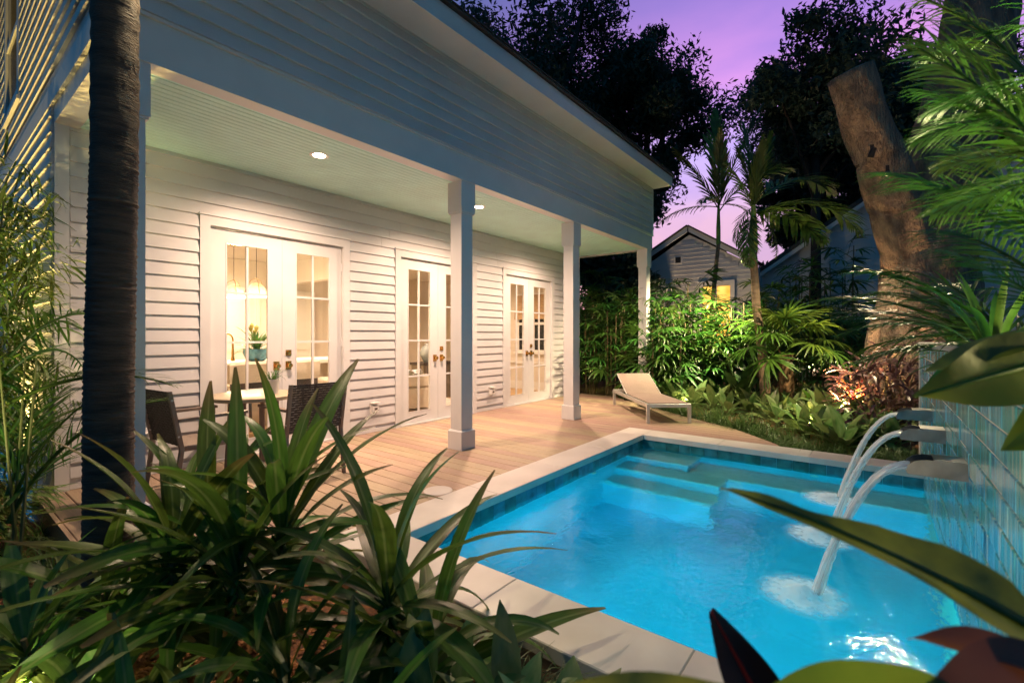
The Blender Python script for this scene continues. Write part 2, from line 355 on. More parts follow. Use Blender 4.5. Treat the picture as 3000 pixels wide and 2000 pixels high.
for i in range(3):
    a, c = PY0 + (PY1 - PY0) * i / 3, PY0 + (PY1 - PY0) * (i + 1) / 3
    stone(PX0 - CW, PX0 + .012, a, c); stone(PX1 - .012, PX1 + CW, a, c)
stone(PX0 - CW, PX0, PY1, PY1 + CW); stone(PX1, PX1 + CW, PY1, PY1 + CW)
b = MB(); b.box(PX0 - CW + .015, PX0 - CW + .04, PY0 - .2, PY1 + CW, -.21, -.05); b.build('coping_bed', 'deck', pool)
# water
m = bpy.data.materials.new('water'); m.use_nodes = True; t = m.node_tree; b = t.nodes['Principled BSDF']
b.inputs['Base Color'].default_value = (.22, .92, 1, 1); b.inputs['Roughness'].default_value = .045; b.inputs['IOR'].default_value = 1.33; b.inputs['Transmission Weight'].default_value = 1
tc = N(t, 'ShaderNodeTexCoord'); n1 = N(t, 'ShaderNodeTexNoise'); n1.inputs['Scale'].default_value = 5; n1.inputs['Detail'].default_value = 3
n2 = N(t, 'ShaderNodeTexNoise'); n2.inputs['Scale'].default_value = 26; n2.inputs['Detail'].default_value = 4
t.links.new(tc.outputs['Object'], n1.inputs[0]); t.links.new(tc.outputs['Object'], n2.inputs[0])
ad = N(t, 'ShaderNodeMath', operation='MULTIPLY_ADD'); ad.inputs[1].default_value = .28; t.links.new(n2.outputs[0], ad.inputs[0]); t.links.new(n1.outputs[0], ad.inputs[2])
bp = N(t, 'ShaderNodeBump'); bp.inputs['Strength'].default_value = .55; bp.inputs['Distance'].default_value = .02
t.links.new(ad.outputs[0], bp.inputs['Height']); t.links.new(bp.outputs[0], b.inputs['Normal']); M['water'] = m
b = MB(); b.add([(PX0, PY0 - .008, WZ), (PX1, PY0 - .008, WZ), (PX1, PY1, WZ), (PX0, PY1, WZ)], [(0, 1, 2, 3)])
tag(b.build('water', 'water'), 'still blue lit pool water', kind='structure')
# underwater lamps on the near wall and under the left wall, and small return fittings
def pool_lamp(p, nrm, e, label):
    o = empty('pool_lamp', p, label, 'pool lamp', 'underwater pool lamps')
    ax = Vector(nrm); b = MB(); q = ax.to_track_quat('Z', 'Y').to_matrix()
    l = MB().lathe([(0, .03), (.07, .028), (.085, .02), (.09, 0)]); l.v = [tuple(q @ Vector(v)) for v in l.v]; l.build('rim', 'steel', o, world=False, smooth=True)
    l = MB().lathe([(0, .036), (.065, .032)]); l.v = [tuple(q @ Vector(v)) for v in l.v]; l.build('lens', 'pool_lens', o, world=False, smooth=True)
    light('pool_light', 'SPOT', Vector(p) + ax * .06, e, (.0, .70, .86), o, Vector(p) + ax * 2 + Vector((0, 0, -.1)), spot_size=R(150), spot_blend=.9, shadow_soft_size=.06)
pool_lamp((PX0 - .02, .75, -.55), (1, 0, 0), 225, 'round underwater lamp in the near pool wall beside the tile wall')
pool_lamp((PX0 - .02, 1.75, -.60), (1, 0, 0), 25, 'round underwater lamp in the near pool wall beside the deck')
for p, ax, lb in (((4.55, PY1 + .01, -.30), 'y', 'small white return fitting under the waterline of the left pool wall'), ((PX1 + .01, .55, -.30), 'x', 'small white return fitting under the waterline of the far pool wall')):
    b = MB().lathe([(0, .03), (.02, .03), (.035, .02), (.038, 0)], n=16)
    b.v = [(x_, -z_, y_) if ax == 'y' else (-z_, x_, y_) for x_, y_, z_ in b.v]
    o = b.build('return_fitting', 'white_plastic', smooth=True); o.location = p; tag(o, lb, 'pool fitting')
# ================================================================== HOUSE
XL, XR, YW, YB, CZ = .74, 9.37, 5.36, 3.68, 3.05
house = empty('house', (4.5, 5.4, 0), 'white clapboard house with deep porch and three pairs of french doors', 'house')
def lap(mb_axis, a, b_, z0, z1, face, out, t0=.026):
    """one tapered siding board; axis x: runs along X on a plane y=face, out = -1/+1"""
    t1 = .007
    poly = [(face, z0), (face + out * t0, z0), (face + out * t0, z0 + .004), (face + out * t1, z1 + .012), (face, z1 + .012)]
    return MB().prism(poly, a, b_, mb_axis)
EXP = .1265
def splits(a, c):
    cuts = [a, a + (c - a) * U(.22, .42), a + (c - a) * U(.58, .8), c]
    return [(p + .0012, q - .0012) for p, q in zip(cuts, cuts[1:])]
DOORS = [1.79, 4.19, 6.57]; DWID = 1.68
wall = MB()
segs = [(XL, DOORS[0] + .05)] + [(DOORS[i] + DWID - .05, DOORS[i + 1] + .05) for i in range(2)] + [(DOORS[2] + DWID - .05, XR - .07)]
for a, c in segs: wall.box(a, c, YW, YW + .14, -.2, 2.45)
wall.box(XL, XR - .07, YW, YW + .14, 2.45, 3.3)
fw = wall.build('front_wall', 'paint', house)
def sub(o): o.matrix_parent_inverse = Matrix.Identity(4); return o
def subw(mb, name, material, parent, smooth=False):
    """sub-part in world coordinates under a part whose own mesh is in world coordinates"""
    o = mb.build(name, material, None, smooth=smooth); o.parent = parent; return o
zb = [2.50 + EXP * k for k in range(-20, 5)]
for z in zb:
    if z < .03: continue
    z1 = z + EXP
    if z >= 2.49:
        for a, c in splits(XL + .095, XR - .16): subw(lap('x', a, c, z, min(z1, 3.04), YW, -1), 'siding_board', 'paint', fw)
    else:
        for a, c in ((XL + .095, DOORS[0]), (DOORS[0] + DWID, DOORS[1]), (DOORS[1] + DWID, DOORS[2]), (DOORS[2] + DWID, XR - .16)):
            subw(lap('x', a + .003, c - .003, z, z1, YW, -1), 'siding_board', 'paint', fw)
for a, c in ((XL, XL + .092), (XR - .157, XR - .07)): subw(MB().box(a, c, YW - .03, YW, -.1, CZ), 'corner_board', 'trim', fw)
for a, c in ((XL + .095, DOORS[0]), (DOORS[0] + DWID, DOORS[1]), (DOORS[1] + DWID, DOORS[2]), (DOORS[2] + DWID, XR - .16)):
    subw(MB().box(a, c, YW - .024, YW, .004, .05), 'skirting', 'trim', fw)
# french doors
def door(x0):
    x1 = x0 + DWID; c = MB(); yo = YW - .032
    c.box(x0, x0 + .092, yo, YW, 0, 2.50); c.box(x1 - .092, x1, yo, YW, 0, 2.50); c.box(x0 + .092, x1 - .092, yo, YW, 2.405, 2.50)
    c.box(x0 - .008, x1 + .008, yo - .012, YW, 2.501, 2.52)
    c.box(x0 + .07, x0 + .0925, YW, YW + .15, 0, 2.41); c.box(x1 - .0925, x1 - .07, YW, YW + .15, 0, 2.41); c.box(x0 + .0925, x1 - .0925, YW, YW + .15, 2.398, 2.42)
    c.box(x0 + .09, x1 - .09, YW - .04, YW + .12, .0015, .022)
    d = c.build('french_door', 'trim', house)
    for s in (0, 1):
        a = x0 + .097 + s * (.745); e = a + .738; y0, y1 = YW + .012, YW + .056; L = MB(); st = .152; gz0, gz1 = .175, 2.262
        L.box(a, a + st, y0, y1, .026, 2.392); L.box(e - st, e, y0, y1, .026, 2.392); L.box(a + st, e - st, y0, y1, .026, gz0); L.box(a + st, e - st, y0, y1, gz1, 2.392)
        mxm = (a + e) / 2; L.box(mxm - .011, mxm + .011, y0 + .008, y1 - .01, gz0, gz1)
        hs = (gz1 - gz0) / 4
        for k in (1, 2, 3):
            for p, q in ((a + st, mxm - .011), (mxm + .011, e - st)): L.box(p, q, y0 + .008, y1 - .01, gz0 + hs * k - .011, gz0 + hs * k + .011)
        # glazing bead
        for p, q, r_, s_ in ((a + st, e - st, gz0, gz0 + .012), (a + st, e - st, gz1 - .012, gz1)): L.box(p, q, y0 - .004, y0 + .004, r_, s_)
        for p, q in ((a + st - .001, a + st + .011), (e - st - .011, e - st + .001)): L.box(p, q, y0 - .004, y0 + .004, gz0 + .012, gz1 - .012)
        subw(L, 'door_leaf', 'trim', d)
        for col in range(2):
            p, q = (a + st, mxm - .011) if col == 0 else (mxm + .011, e - st)
            for k in range(4): subw(MB().box(p, q, y0 + .019, y0 + .024, gz0 + hs * k + .011, gz0 + hs * (k + 1) - .011), 'pane', 'pane_glass', d)
        kx = e - .065 if s == 0 else a + .065
        K = MB(); K.cbox(kx - .033, kx + .033, y0 - .008, y0, .90, 1.0, .001); K.lathe([(0, -.062), (.024, -.06), (.028, -.05), (.026, -.04), (.012, -.036), (.011, -.008)], (kx, y0, .95), 16, 'y')
        subw(K, 'door_knob', 'brass', d, smooth=True)
        if s == 1:
            K = MB(); K.box(kx - .033, kx + .033, y0 - .008, y0, 1.06, 1.126); K.lathe([(0, -.028), (.018, -.026), (.02, -.008)], (kx, y0, 1.093), 16, 'y'); subw(K, 'deadbolt', 'brass', d, smooth=True)
        hx = a - .004 if s == 0 else e + .004
        for hz in (.3, 1.2, 2.15): subw(MB().tube([(hx, y0 - .006, hz - .05), (hx, y0 - .006, hz + .05)], .007, 6), 'hinge', 'trim', d)
    subw(MB().box(x0 + .097 + .7375, x0 + .097 + .7445, YW + .006, YW + .02, .026, 2.392), 'astragal', 'trim', d)
for dx in DOORS: door(dx)
# porch ceiling
cl = MB().box(XL + .02, XR - .02, YB + .02, YW, CZ + .012, CZ + .06).build('porch_ceiling', 'ceiling_paint', house)
y = YB + .15; bwid = .0705
while y < YW - .03:
    y1 = min(y + bwid - .0095, YW - .001); cc = .004
    P = MB().prism([(y, CZ + .012), (y, CZ + cc), (y + cc, CZ), (y1 - cc, CZ), (y1, CZ + cc), (y1, CZ + .012)], XL + .16, XR - .16, 'x'); subw(P, 'ceiling_board', 'ceiling_paint', cl); y += bwid
# beams
bm_ = MB(); bm_.box(XL, XR, YB, YB + .145, 3.032, 3.315); bm_.box(XL, XL + .155, YB + .145, YW, 3.034, 3.315); bm_.box(XR - .155, XR, YB + .145, YW + .1, 3.034, 3.315)
bm_.build('porch_beam', 'trim', house)
b = MB(); b.box(XL - .022, XR + .02, YB - .022, YB + .02, 3.316, 3.336); b.box(XL - .022, XL + .02, YB + .02, YW + 4.3, 3.316, 3.336); b.build('drip_cap', 'trim', house)
# upper front wall
uw = MB().box(XL, XR, YB + .006, YB + .12, 3.337, 4.42).build('upper_wall', 'paint', house)
for k in range(8):
    z = 3.34 + k * .1185
    for a, c in splits(XL + .05, XR - .075): subw(lap('x', a, c, z, z + .1185, YB + .005, -1, .036), 'siding_board', 'paint', uw)
subw(MB().box(XR - .072, XR + .004, YB - .024, YB + .006, 3.337, 4.286), 'corner_board', 'trim', uw)
subw(MB().box(XL, XR - .08, YB - .022, YB + .006, 4.262, 4.287), 'moulding', 'trim', uw)
sf = MB().box(XL - .25, XR + .02, YB - .37, YB + .2, 4.288, 4.306).build('soffit', 'trim', house)
fa = MB().box(XL - .27, XR + .05, YB - .395, YB - .37, 4.268, 4.455).build('fascia', 'trim', house)
subw(MB().box(XR + .02, XR + .05, YB - .37, YB + 1.0, 4.288, 4.46), 'fascia_return', 'trim', fa)
rf = MB(); rf.prism([(YB - .44, 4.46), (YB - .44, 4.485), (7.6, 6.3), (7.6, 6.2)], XL - .3, XR + .08, 'x'); rf.prism([(7.6, 6.2), (7.6, 6.3), (11.4, 4.5), (11.4, 4.44)], XL - .3, XR + .08, 'x')
roof = rf.build('roof', 'roof', house)
xs = XL - .3
while xs < XR:
    w_ = random.uniform(.22, .34); subw(MB().prism([(YB - .452, 4.486), (YB - .452, 4.496 + random.uniform(0, .006)), (YB - .2, 4.60), (YB - .2, 4.585)], xs, min(xs + w_ - .006, XR + .08), 'x'), 'shingle', 'roof', roof); xs += w_
# side wall facing the bamboo
sw = MB(); sw.box(XL, XL + .12, YW + .141, 9.6, -.2, 5.6); sw.box(XL, XL + .12, YB + .121, YW + .14, 3.337, 4.6)
side = sw.build('side_wall', 'paint', house)
WY0, WY1, WZ0, WZ1 = 7.2, 8.15, 3.9, 5.4
k = 0
while True:
    z = .05 + k * EXP; k += 1
    if z > 5.5: break
    if 3.18 < z < 3.36: continue
    z1 = z + EXP; rng = [(YB + .03 if z > 3.33 and z < 4.4 else YW + .0, 9.6)]
    if z1 > WZ0 - .1 and z < WZ1 + .1: rng = [(rng[0][0], WY0 - .1), (WY1 + .1, 9.6)]
    for a, c in rng: subw(lap('y', a, c, z, z1, XL, -1), 'siding_board', 'paint', side)
subw(MB().box(XL - .026, XL, YB + .02, 9.6, 3.17, 3.315), 'frieze_board', 'trim', side)
wn = MB(); wn.box(XL - .03, XL, WY0 - .1, WY0, WZ0 - .1, WZ1 + .1); wn.box(XL - .03, XL, WY1, WY1 + .1, WZ0 - .1, WZ1 + .1); wn.box(XL - .045, XL, WY0 - .12, WY1 + .12, WZ0 - .14, WZ0 - .1); wn.box(XL - .02, XL, WY0, WY1, WZ0 - .1, WZ0 + .04); wn.box(XL - .02, XL, WY0, WY1, (WZ0 + WZ1) / 2 - .03, (WZ0 + WZ1) / 2 + .03)
window = wn.build('window', 'trim', house)
subw(MB().box(XL - .006, XL - .001, WY0, WY1, WZ0 + .04, (WZ0 + WZ1) / 2 - .03), 'pane', 'night_pane', window); subw(MB().box(XL - .006, XL - .001, WY0, WY1, (WZ0 + WZ1) / 2 + .03, WZ1), 'pane', 'night_pane', window)
# columns
def column(xa, n_):
    xb = xa + .226; ya, yb = YB + .012, YB + .012 + .215; i = .022
    c = MB().box(xa + i, xb - i, ya + i, yb - i, .003, 3.031).build('column', 'trim', house)
    subw(MB().box(xa, xb, ya, yb, .002, .205), 'column_base', 'trim', c)
    m_ = MB(); m_.add([(xa, ya, .206), (xb, ya, .206), (xb, yb, .206), (xa, yb, .206), (xa + i - .004, ya + i - .004, .222), (xb - i + .004, ya + i - .004, .222), (xb - i + .004, yb - i + .004, .222), (xa + i - .004, yb - i + .004, .222)], [(0, 1, 5, 4), (1, 2, 6, 5), (2, 3, 7, 6), (3, 0, 4, 7), (0, 3, 2, 1), (4, 5, 6, 7)])
    subw(m_, 'base_moulding', 'trim', c)
    subw(MB().box(xa, xb, ya, yb, 2.69, 3.0315), 'column_cap', 'trim', c)
    subw(MB().box(xa + .008, xb - .008, ya + .008, yb - .008, 2.672, 2.6895), 'cap_moulding', 'trim', c)
for xa in (.735, 3.81, 6.255, 9.13): column(xa, 0)
# interior shell
IY, IZ = 9.5, 2.72
b = MB(); b.box(XL + .12, XR - .07, YW + .14, IY, -.05, .0); b.build('interior_floor', 'oak_floor', house)
b = MB(); b.box(XL + .12, XR - .07, YW + .14, IY + .1, IZ, IZ + .08); b.build('interior_ceiling', 'interior_white', house)
b = MB(); b.box(XL + .12, XR - .07, IY, IY + .1, 0, IZ); b.box(XL + .12, XL + .2, YW + .14, IY, 0, IZ); b.box(XR - .17, XR - .07, YW - .0 + .141, IY, 0, IZ); b.box(XL + .2, XR - .17, YW + .141, YW + .15, 2.46, IZ)
iw = b.build('interior_wall', 'interior_wall', house)
b = MB(); b.box(XL + .2, XR - .17, IY - .02, IY, 0, .16); b.box(XR - .19, XR - .17, YW + .15, IY - .02, 0, .16); b.box(XR - .185, XR - .17, YW + .15, IY - .02, .16, .19); b.box(XR - .2, XR - .17, YW + .15, IY - .02, .62, .67)
subw(b, 'baseboard', 'interior_white', iw)
def iwin(y0, y1, z0, z1, x):
    b = MB()
    for (a, c, e, f_) in ((y0 - .1, y0, z0 - .1, z1 + .1), (y1, y1 + .1, z0 - .1, z1 + .1), (y0, y1, z1, z1 + .1), (y0, y1, z0 - .06, z0), (y0, y1, (z0 + z1) / 2 - .03, (z0 + z1) / 2 + .03)): b.box(x - .03, x, a, c, e, f_)
    b.box(x - .03, x, (y0 + y1) / 2 - .012, (y0 + y1) / 2 + .012, z0, z1)
    b.box(x - .06, x, y0 - .14, y1 + .14, z0 - .10, z0 - .06)
    w_ = b.build('interior_window', 'interior_white', house)
    subw(MB().box(x - .012, x - .004, y0, y1, z0, z1), 'pane', 'night_pane', w_)
    bl = MB()
    for k in range(4): bl.prism([(x - .05 - .012 * k, z1 + .06 - k * .14), (x - .04, z1 + .06 - k * .14), (x - .04, z1 - .1 - k * .14), (x - .075 - .012 * k, z1 - .1 - k * .14)], y0 - .08, y1 + .08, 'y')
    subw(bl, 'roman_blind', 'blind', w_)
iwin(6.05, 6.95, .95, 2.2, XR - .17); iwin(8.1, 8.9, .9, 2.3, XR - .17)
# tall cabinets / inner doors on the kitchen back wall
b = MB(); b.box(3.4, 5.3, IY - .09, IY - .02, .16, 2.2); ic = b.build('cabinet_wall', 'interior_white', house)
for a in (3.45, 4.1, 4.72):
    p = MB()
    for (x0, x1, z0, z1) in ((a, a + .07, .2, 2.15), (a + .48, a + .55, .2, 2.15), (a + .07, a + .48, .2, .3), (a + .07, a + .48, 2.05, 2.15), (a + .07, a + .48, 1.0, 1.08)): p.box(x0, x1, IY - .11, IY - .09, z0, z1)
    subw(p, 'cabinet_door', 'interior_white', ic); subw(MB().tube([(a + .5, IY - .14, 1.0), (a + .5, IY - .14, 1.18)], .008, 6), 'handle', 'brass', ic)
b = MB(); b.prism([(5.6, 2.30), (9.0, 2.30), (9.0, 2.72), (5.6, 2.72)], 4.6, 4.75, 'x'); b.build('dropped_beam', 'interior_white', house)
# ------------------------------------------------------------------ porch downlights
def downlight(x, y, z, e, label, group, rad=.058):
    o = empty('ceiling_downlight', (x, y, z), label, 'ceiling light', group)
    MB().lathe([(rad, -.001), (rad + .028, -.004), (rad + .034, .0), (rad + .034, .02)], n=28).build('trim_ring', 'white_plastic', o, world=False, smooth=True)
    MB().lathe([(0, -.006), (rad * .7, -.005), (rad, -.001)], n=28).build('lens', 'lamp_lens', o, world=False, smooth=True)
    light('lamp', 'SPOT', (x, y, z - .012), e, WARM, o, (x, y, 0), spot_size=R(160), spot_blend=.95, shadow_soft_size=.035)
downlight(2.48, 4.33, CZ, 540, 'glowing recessed porch light nearest the patio table', 'porch downlights')
downlight(4.82, 4.34, CZ, 540, 'glowing recessed porch light seen just right of the middle column', 'porch downlights')
downlight(7.16, 4.35, CZ, 540, 'recessed porch light in front of the farthest french doors', 'porch downlights')
for x_, y_, l_ in ((5.6, 7.2, 'small recessed light in the living room ceiling behind the middle doors'), (7.9, 6.8, 'recessed light in the ceiling of the room behind the far doors'), (3.2, 8.6, 'recessed light in the kitchen ceiling near the back wall'), (3.1, 6.1, 'added recessed light just inside the nearest doors, brightening the bar stools')):  # the last one is added to brighten the stools
    downlight(x_, y_, IZ - .001, 300, l_, 'indoor downlights', .035)
# ================================================================== TILE WALL WITH SPOUTS
tw = empty('tile_wall', (3.7, -.45, 0), 'raised water wall clad in glazed blue tiles with marble edge beside the pool', 'wall')
TX0, TX1, TZ0, TZ1, TY = 1.30, 6.20, -.24, 1.19, PY0
MB().box(TX0, TX1, TY - .25, TY - .005, -1.3, TZ1).build('wall_core', 'grout', tw)
nc, nr = 23, 13; tl, th = (TX1 - TX0) / nc, (TZ1 - TZ0) / nr
for r_ in range(nr):
    off = (r_ % 2) * tl * .5
    for c in range(nc + (1 if off else 0)):
        a, e = max(TX0, TX0 + c * tl - off) + .003, min(TX1, TX0 + (c + 1) * tl - off) - .003
        if e - a < .02 or (r_ % 2 and c == 0): continue
        y0 = TY + random.uniform(-.002, .003)
        T = MB().cbox(a, e, 0, th - .006, 0, .012, .004); T.v = [(x_, y0 - .012 + z_, TZ0 + r_ * th + .003 + y_) for x_, y_, z_ in T.v]
        T.build('tile', 'wall_tile', tw)
for i in range(6):
    a, e = TX0 + (TX1 + .2 - TX0) * i / 6, TX0 + (TX1 + .2 - TX0) * (i + 1) / 6
    MB().cbox(a + .001, e - .001, TY - .29, TY + .022, TZ1 + .002, TZ1 + .034, .01).build('cap_stone', 'marble', tw)
MB().cbox(TX1 + .003, TX1 + .2, TY - .28, TY + .012, -.2, TZ1, .01).build('end_stone', 'marble', tw)
MB().box(TX0, TX1, -1.5, TY - .26, -.2, 1.10).build('planter_soil', 'soil', tw)
# steel spouts and their jets
m = bpy.data.materials.new('jet'); m.use_nodes = True; t = m.node_tree; t.nodes.clear()
o_ = N(t, 'ShaderNodeOutputMaterial'); d_ = N(t, 'ShaderNodeBsdfDiffuse'); d_.inputs[0].default_value = (.93, .95, .96, 1); tl_ = N(t, 'ShaderNodeBsdfTranslucent'); tl_.inputs[0].default_value = (.93, .96, .98, 1)
g_ = N(t, 'ShaderNodeBsdfGlossy'); g_.inputs['Roughness'].default_value = .25
tr = N(t, 'ShaderNodeBsdfTransparent'); m1 = N(t, 'ShaderNodeMixShader'); m2 = N(t, 'ShaderNodeMixShader'); m0 = N(t, 'ShaderNodeMixShader'); m0.inputs[0].default_value = .12
tc = N(t, 'ShaderNodeTexCoord'); mp = N(t, 'ShaderNodeMapping'); mp.inputs['Scale'].default_value = (90, 3, 3); nz = N(t, 'ShaderNodeTexNoise'); nz.inputs['Scale'].default_value = 1
t.links.new(tc.outputs['Object'], mp.inputs[0]); t.links.new(mp.outputs[0], nz.inputs[0])
rg = N(t, 'ShaderNodeMapRange'); rg.inputs[1].default_value = .3; rg.inputs[2].default_value = .7; rg.inputs[3].default_value = .12; rg.inputs[4].default_value = .85; t.links.new(nz.outputs[0], rg.inputs[0])
t.links.new(d_.outputs[0], m1.inputs[1]); t.links.new(tl_.outputs[0], m1.inputs[2]); t.links.new(m1.outputs[0], m0.inputs[1]); t.links.new(g_.outputs[0], m0.inputs[2])
t.links.new(rg.outputs[0], m2.inputs[0]); t.links.new(tr.outputs[0], m2.inputs[1]); t.links.new(m0.outputs[0], m2.inputs[2]); t.links.new(m2.outputs[0], o_.inputs[0]); M['jet'] = m
m = bpy.data.materials.new('foam'); m.use_nodes = True; t = m.node_tree; t.nodes.clear()
o_ = N(t, 'ShaderNodeOutputMaterial'); d_ = N(t, 'ShaderNodeBsdfDiffuse'); d_.inputs[0].default_value = (.85, .9, .92, 1); tl_ = N(t, 'ShaderNodeBsdfTranslucent'); tl_.inputs[0].default_value = (.85, .93, .95, 1)
tr = N(t, 'ShaderNodeBsdfTransparent'); m1 = N(t, 'ShaderNodeMixShader'); m2 = N(t, 'ShaderNodeMixShader')
tc = N(t, 'ShaderNodeTexCoord'); ln = N(t, 'ShaderNodeVectorMath', operation='LENGTH'); t.links.new(tc.outputs['Object'], ln.inputs[0])
nz = N(t, 'ShaderNodeTexNoise'); nz.inputs['Scale'].default_value = 16; nz.inputs['Detail'].default_value = 8; t.links.new(tc.outputs['Object'], nz.inputs[0])
rg = N(t, 'ShaderNodeMapRange'); rg.interpolation_type = 'SMOOTHSTEP'; rg.inputs[1].default_value = .33; rg.inputs[2].default_value = -.02; t.links.new(ln.outputs['Value'], rg.inputs[0])
mu = N(t, 'ShaderNodeMath', operation='MULTIPLY'); mu.operation = 'POWER'; mu.inputs[1].default_value = 2.0; mu2 = N(t, 'ShaderNodeMath', operation='MULTIPLY', use_clamp=True); k3 = N(t, 'ShaderNodeMath', operation='MULTIPLY'); k3.inputs[1].default_value = 9.0
t.links.new(nz.outputs[0], mu.inputs[0]); t.links.new(mu.outputs[0], k3.inputs[0]); t.links.new(k3.outputs[0], mu2.inputs[0]); t.links.new(rg.outputs[0], mu2.inputs[1])
t.links.new(d_.outputs[0], m1.inputs[1]); t.links.new(tl_.outputs[0], m1.inputs[2]); t.links.new(mu2.outputs[0], m2.inputs[0]); t.links.new(tr.outputs[0], m2.inputs[1]); t.links.new(m1.outputs[0], m2.inputs[2]); t.links.new(m2.outputs[0], o_.inputs[0]); M['foam'] = m
for x0, wh in ((4.94, 'farthest from the camera'), (3.98, 'in the middle of the three'), (3.01, 'nearest the camera')):
    sp = empty('water_spout', (x0, TY, .66), 'grey steel channel spout on the tile wall, ' + wh, 'water spout', 'spouts on the tile wall')
    prof = [(-.0, -.045), (.215, -.045), (.222, -.03), (.215, 0), (.19, .022), (.155, .033), (0, .033)]
    for s in (0, .145): MB().prism([(p, q) for p, q in prof], s, s + .006, 'x').build('side_plate', 'steel', sp, world=False)
    MB().box(.0065, .1445, 0, .218, -.045, -.039).build('channel_floor', 'steel', sp, world=False)
    MB().box(.0, .151, 0, .12, .0335, .039).build('cover_plate', 'steel', sp, world=False)
    J = MB(); pts = 40; n = 18
    for i in range(pts):
        f_ = i / (pts - 1); yy = f_ * .40; zz = -.018 - 5.0 * yy * yy; wd = (.070 - .030 * f_ ** .7) * U(.93, 1.07); th_ = (.014 + .012 * f_) * U(.85, 1.15)
        for k in range(n):
            w_ = 2 * math.pi * k / n; sl_ = math.atan(10 * yy)
            a_ = math.sin(w_) * th_; wd_ = wd * (1 + .22 * f_ * math.sin(k * 2.9 + i * .12)); J.v.append((.0755 + math.cos(w_) * wd_, .205 + yy + a_ * math.sin(sl_), zz + a_ * math.cos(sl_)))
    for i in range(pts - 1):
        for k in range(n): J.f.append((i * n + k, i * n + (k + 1) % n, (i + 1) * n + (k + 1) % n, (i + 1) * n + k))
    for h in range(9):           # strands the sheet breaks into
        x_ = -.062 + .124 * h / 8; dv = U(-.02, .025); pp_ = []
        for i in range(26):
            f_ = i / 25; yy = f_ * (.40 + dv); pp_.append((.0755 + x_ * (1 - .5 * f_ ** .7) + .004 * math.sin(i * .9 + h), .205 + yy, -.012 - 4.95 * yy * yy * (.40 / (.40 + dv)) ** 2))
        J.tube(pp_, [U(.003, .0075) for _ in pp_], 6)
    j = J.build('water_jet', 'jet', None, smooth='all'); j.location = (x0, TY, .66)
    tag(j, 'white arc of water pouring from the spout ' + wh, 'water jet', 'jets pouring into the pool')
    bmn = bmesh.new(); bmesh.ops.create_grid(bmn, x_segments=40, y_segments=40, size=.34)
    for v in bmn.verts:
        r2 = v.co.length; v.co.z = .006 + .035 * math.exp(-(r2 / .10) ** 2) * (.6 + .8 * random.random()) + .004 * random.random()
    me = bpy.data.meshes.new('splash_foam'); bmn.to_mesh(me); bmn.free(); me.polygons.foreach_set('use_smooth', [True] * len(me.polygons))
    fo = obj('splash_foam', me, 'foam'); fo.location = (x0 + .03, TY + .66, WZ); fo.scale = (.82, .78, 1)
    tag(fo, 'white foam where the jet ' + wh + ' lands on the water', 'foam', 'foam patches on the pool')
# ================================================================== PATIO FURNITURE
def lounger():
    ang = math.atan2(1.25, 1.46); o = empty('sun_lounger', (6.88, 2.445, 0), 'sun lounger with taupe sling and silver frame standing on the deck beyond the pool', 'sun lounger', rz=ang)
    P = lambda mb, n_, m_, par=o: mb.build(n_, m_, par, world=False)
    f_ = MB()
    for s in (-1, 1): f_.cbox(.0, 1.93, s * .31 - .02, s * .31 + .02, .235, .29, .006)
    f_.cbox(-.001, .04, -.289, .289, .236, .289, .006); f_.cbox(1.89, 1.929, -.289, .289, .236, .289, .006); f_.box(1.14, 1.17, -.289, .289, .24, .262)
    P(f_, 'frame', 'aluminium')
    for x0 in (.001, 1.885):
        for s in (-1, 1): P(MB().box(x0, x0 + .045, s * .31 - .0215, s * .31 + .0215, .002, .234), 'leg', 'aluminium')
    P(MB().box(.03, 1.15, -.285, .285, .291, .299), 'seat', 'sling')
    b_ = MB(); b_.prism([(1.145, .292), (1.155, .302), (1.76, .595), (1.768, .582)], -.285, .285, 'y'); P(b_, 'backrest', 'sling')
    b_ = MB()
    for s in (-1, 1): b_.tube([(1.16, s * .293, .29), (1.77, s * .293, .587)], .011, 8)
    b_.tube([(1.77, -.293, .587), (1.77, .293, .587)], .011, 8); P(b_, 'backrest_frame', 'aluminium')
    b_ = MB()
    for s in (-1, 1): b_.tube([(1.52, s * .2, .45), (1.62, s * .2, .13)], .009, 6)
    b_.tube([(1.62, -.2, .13), (1.62, .2, .13)], .009, 6); P(b_, 'prop_strut', 'dark_wood')
lounger()
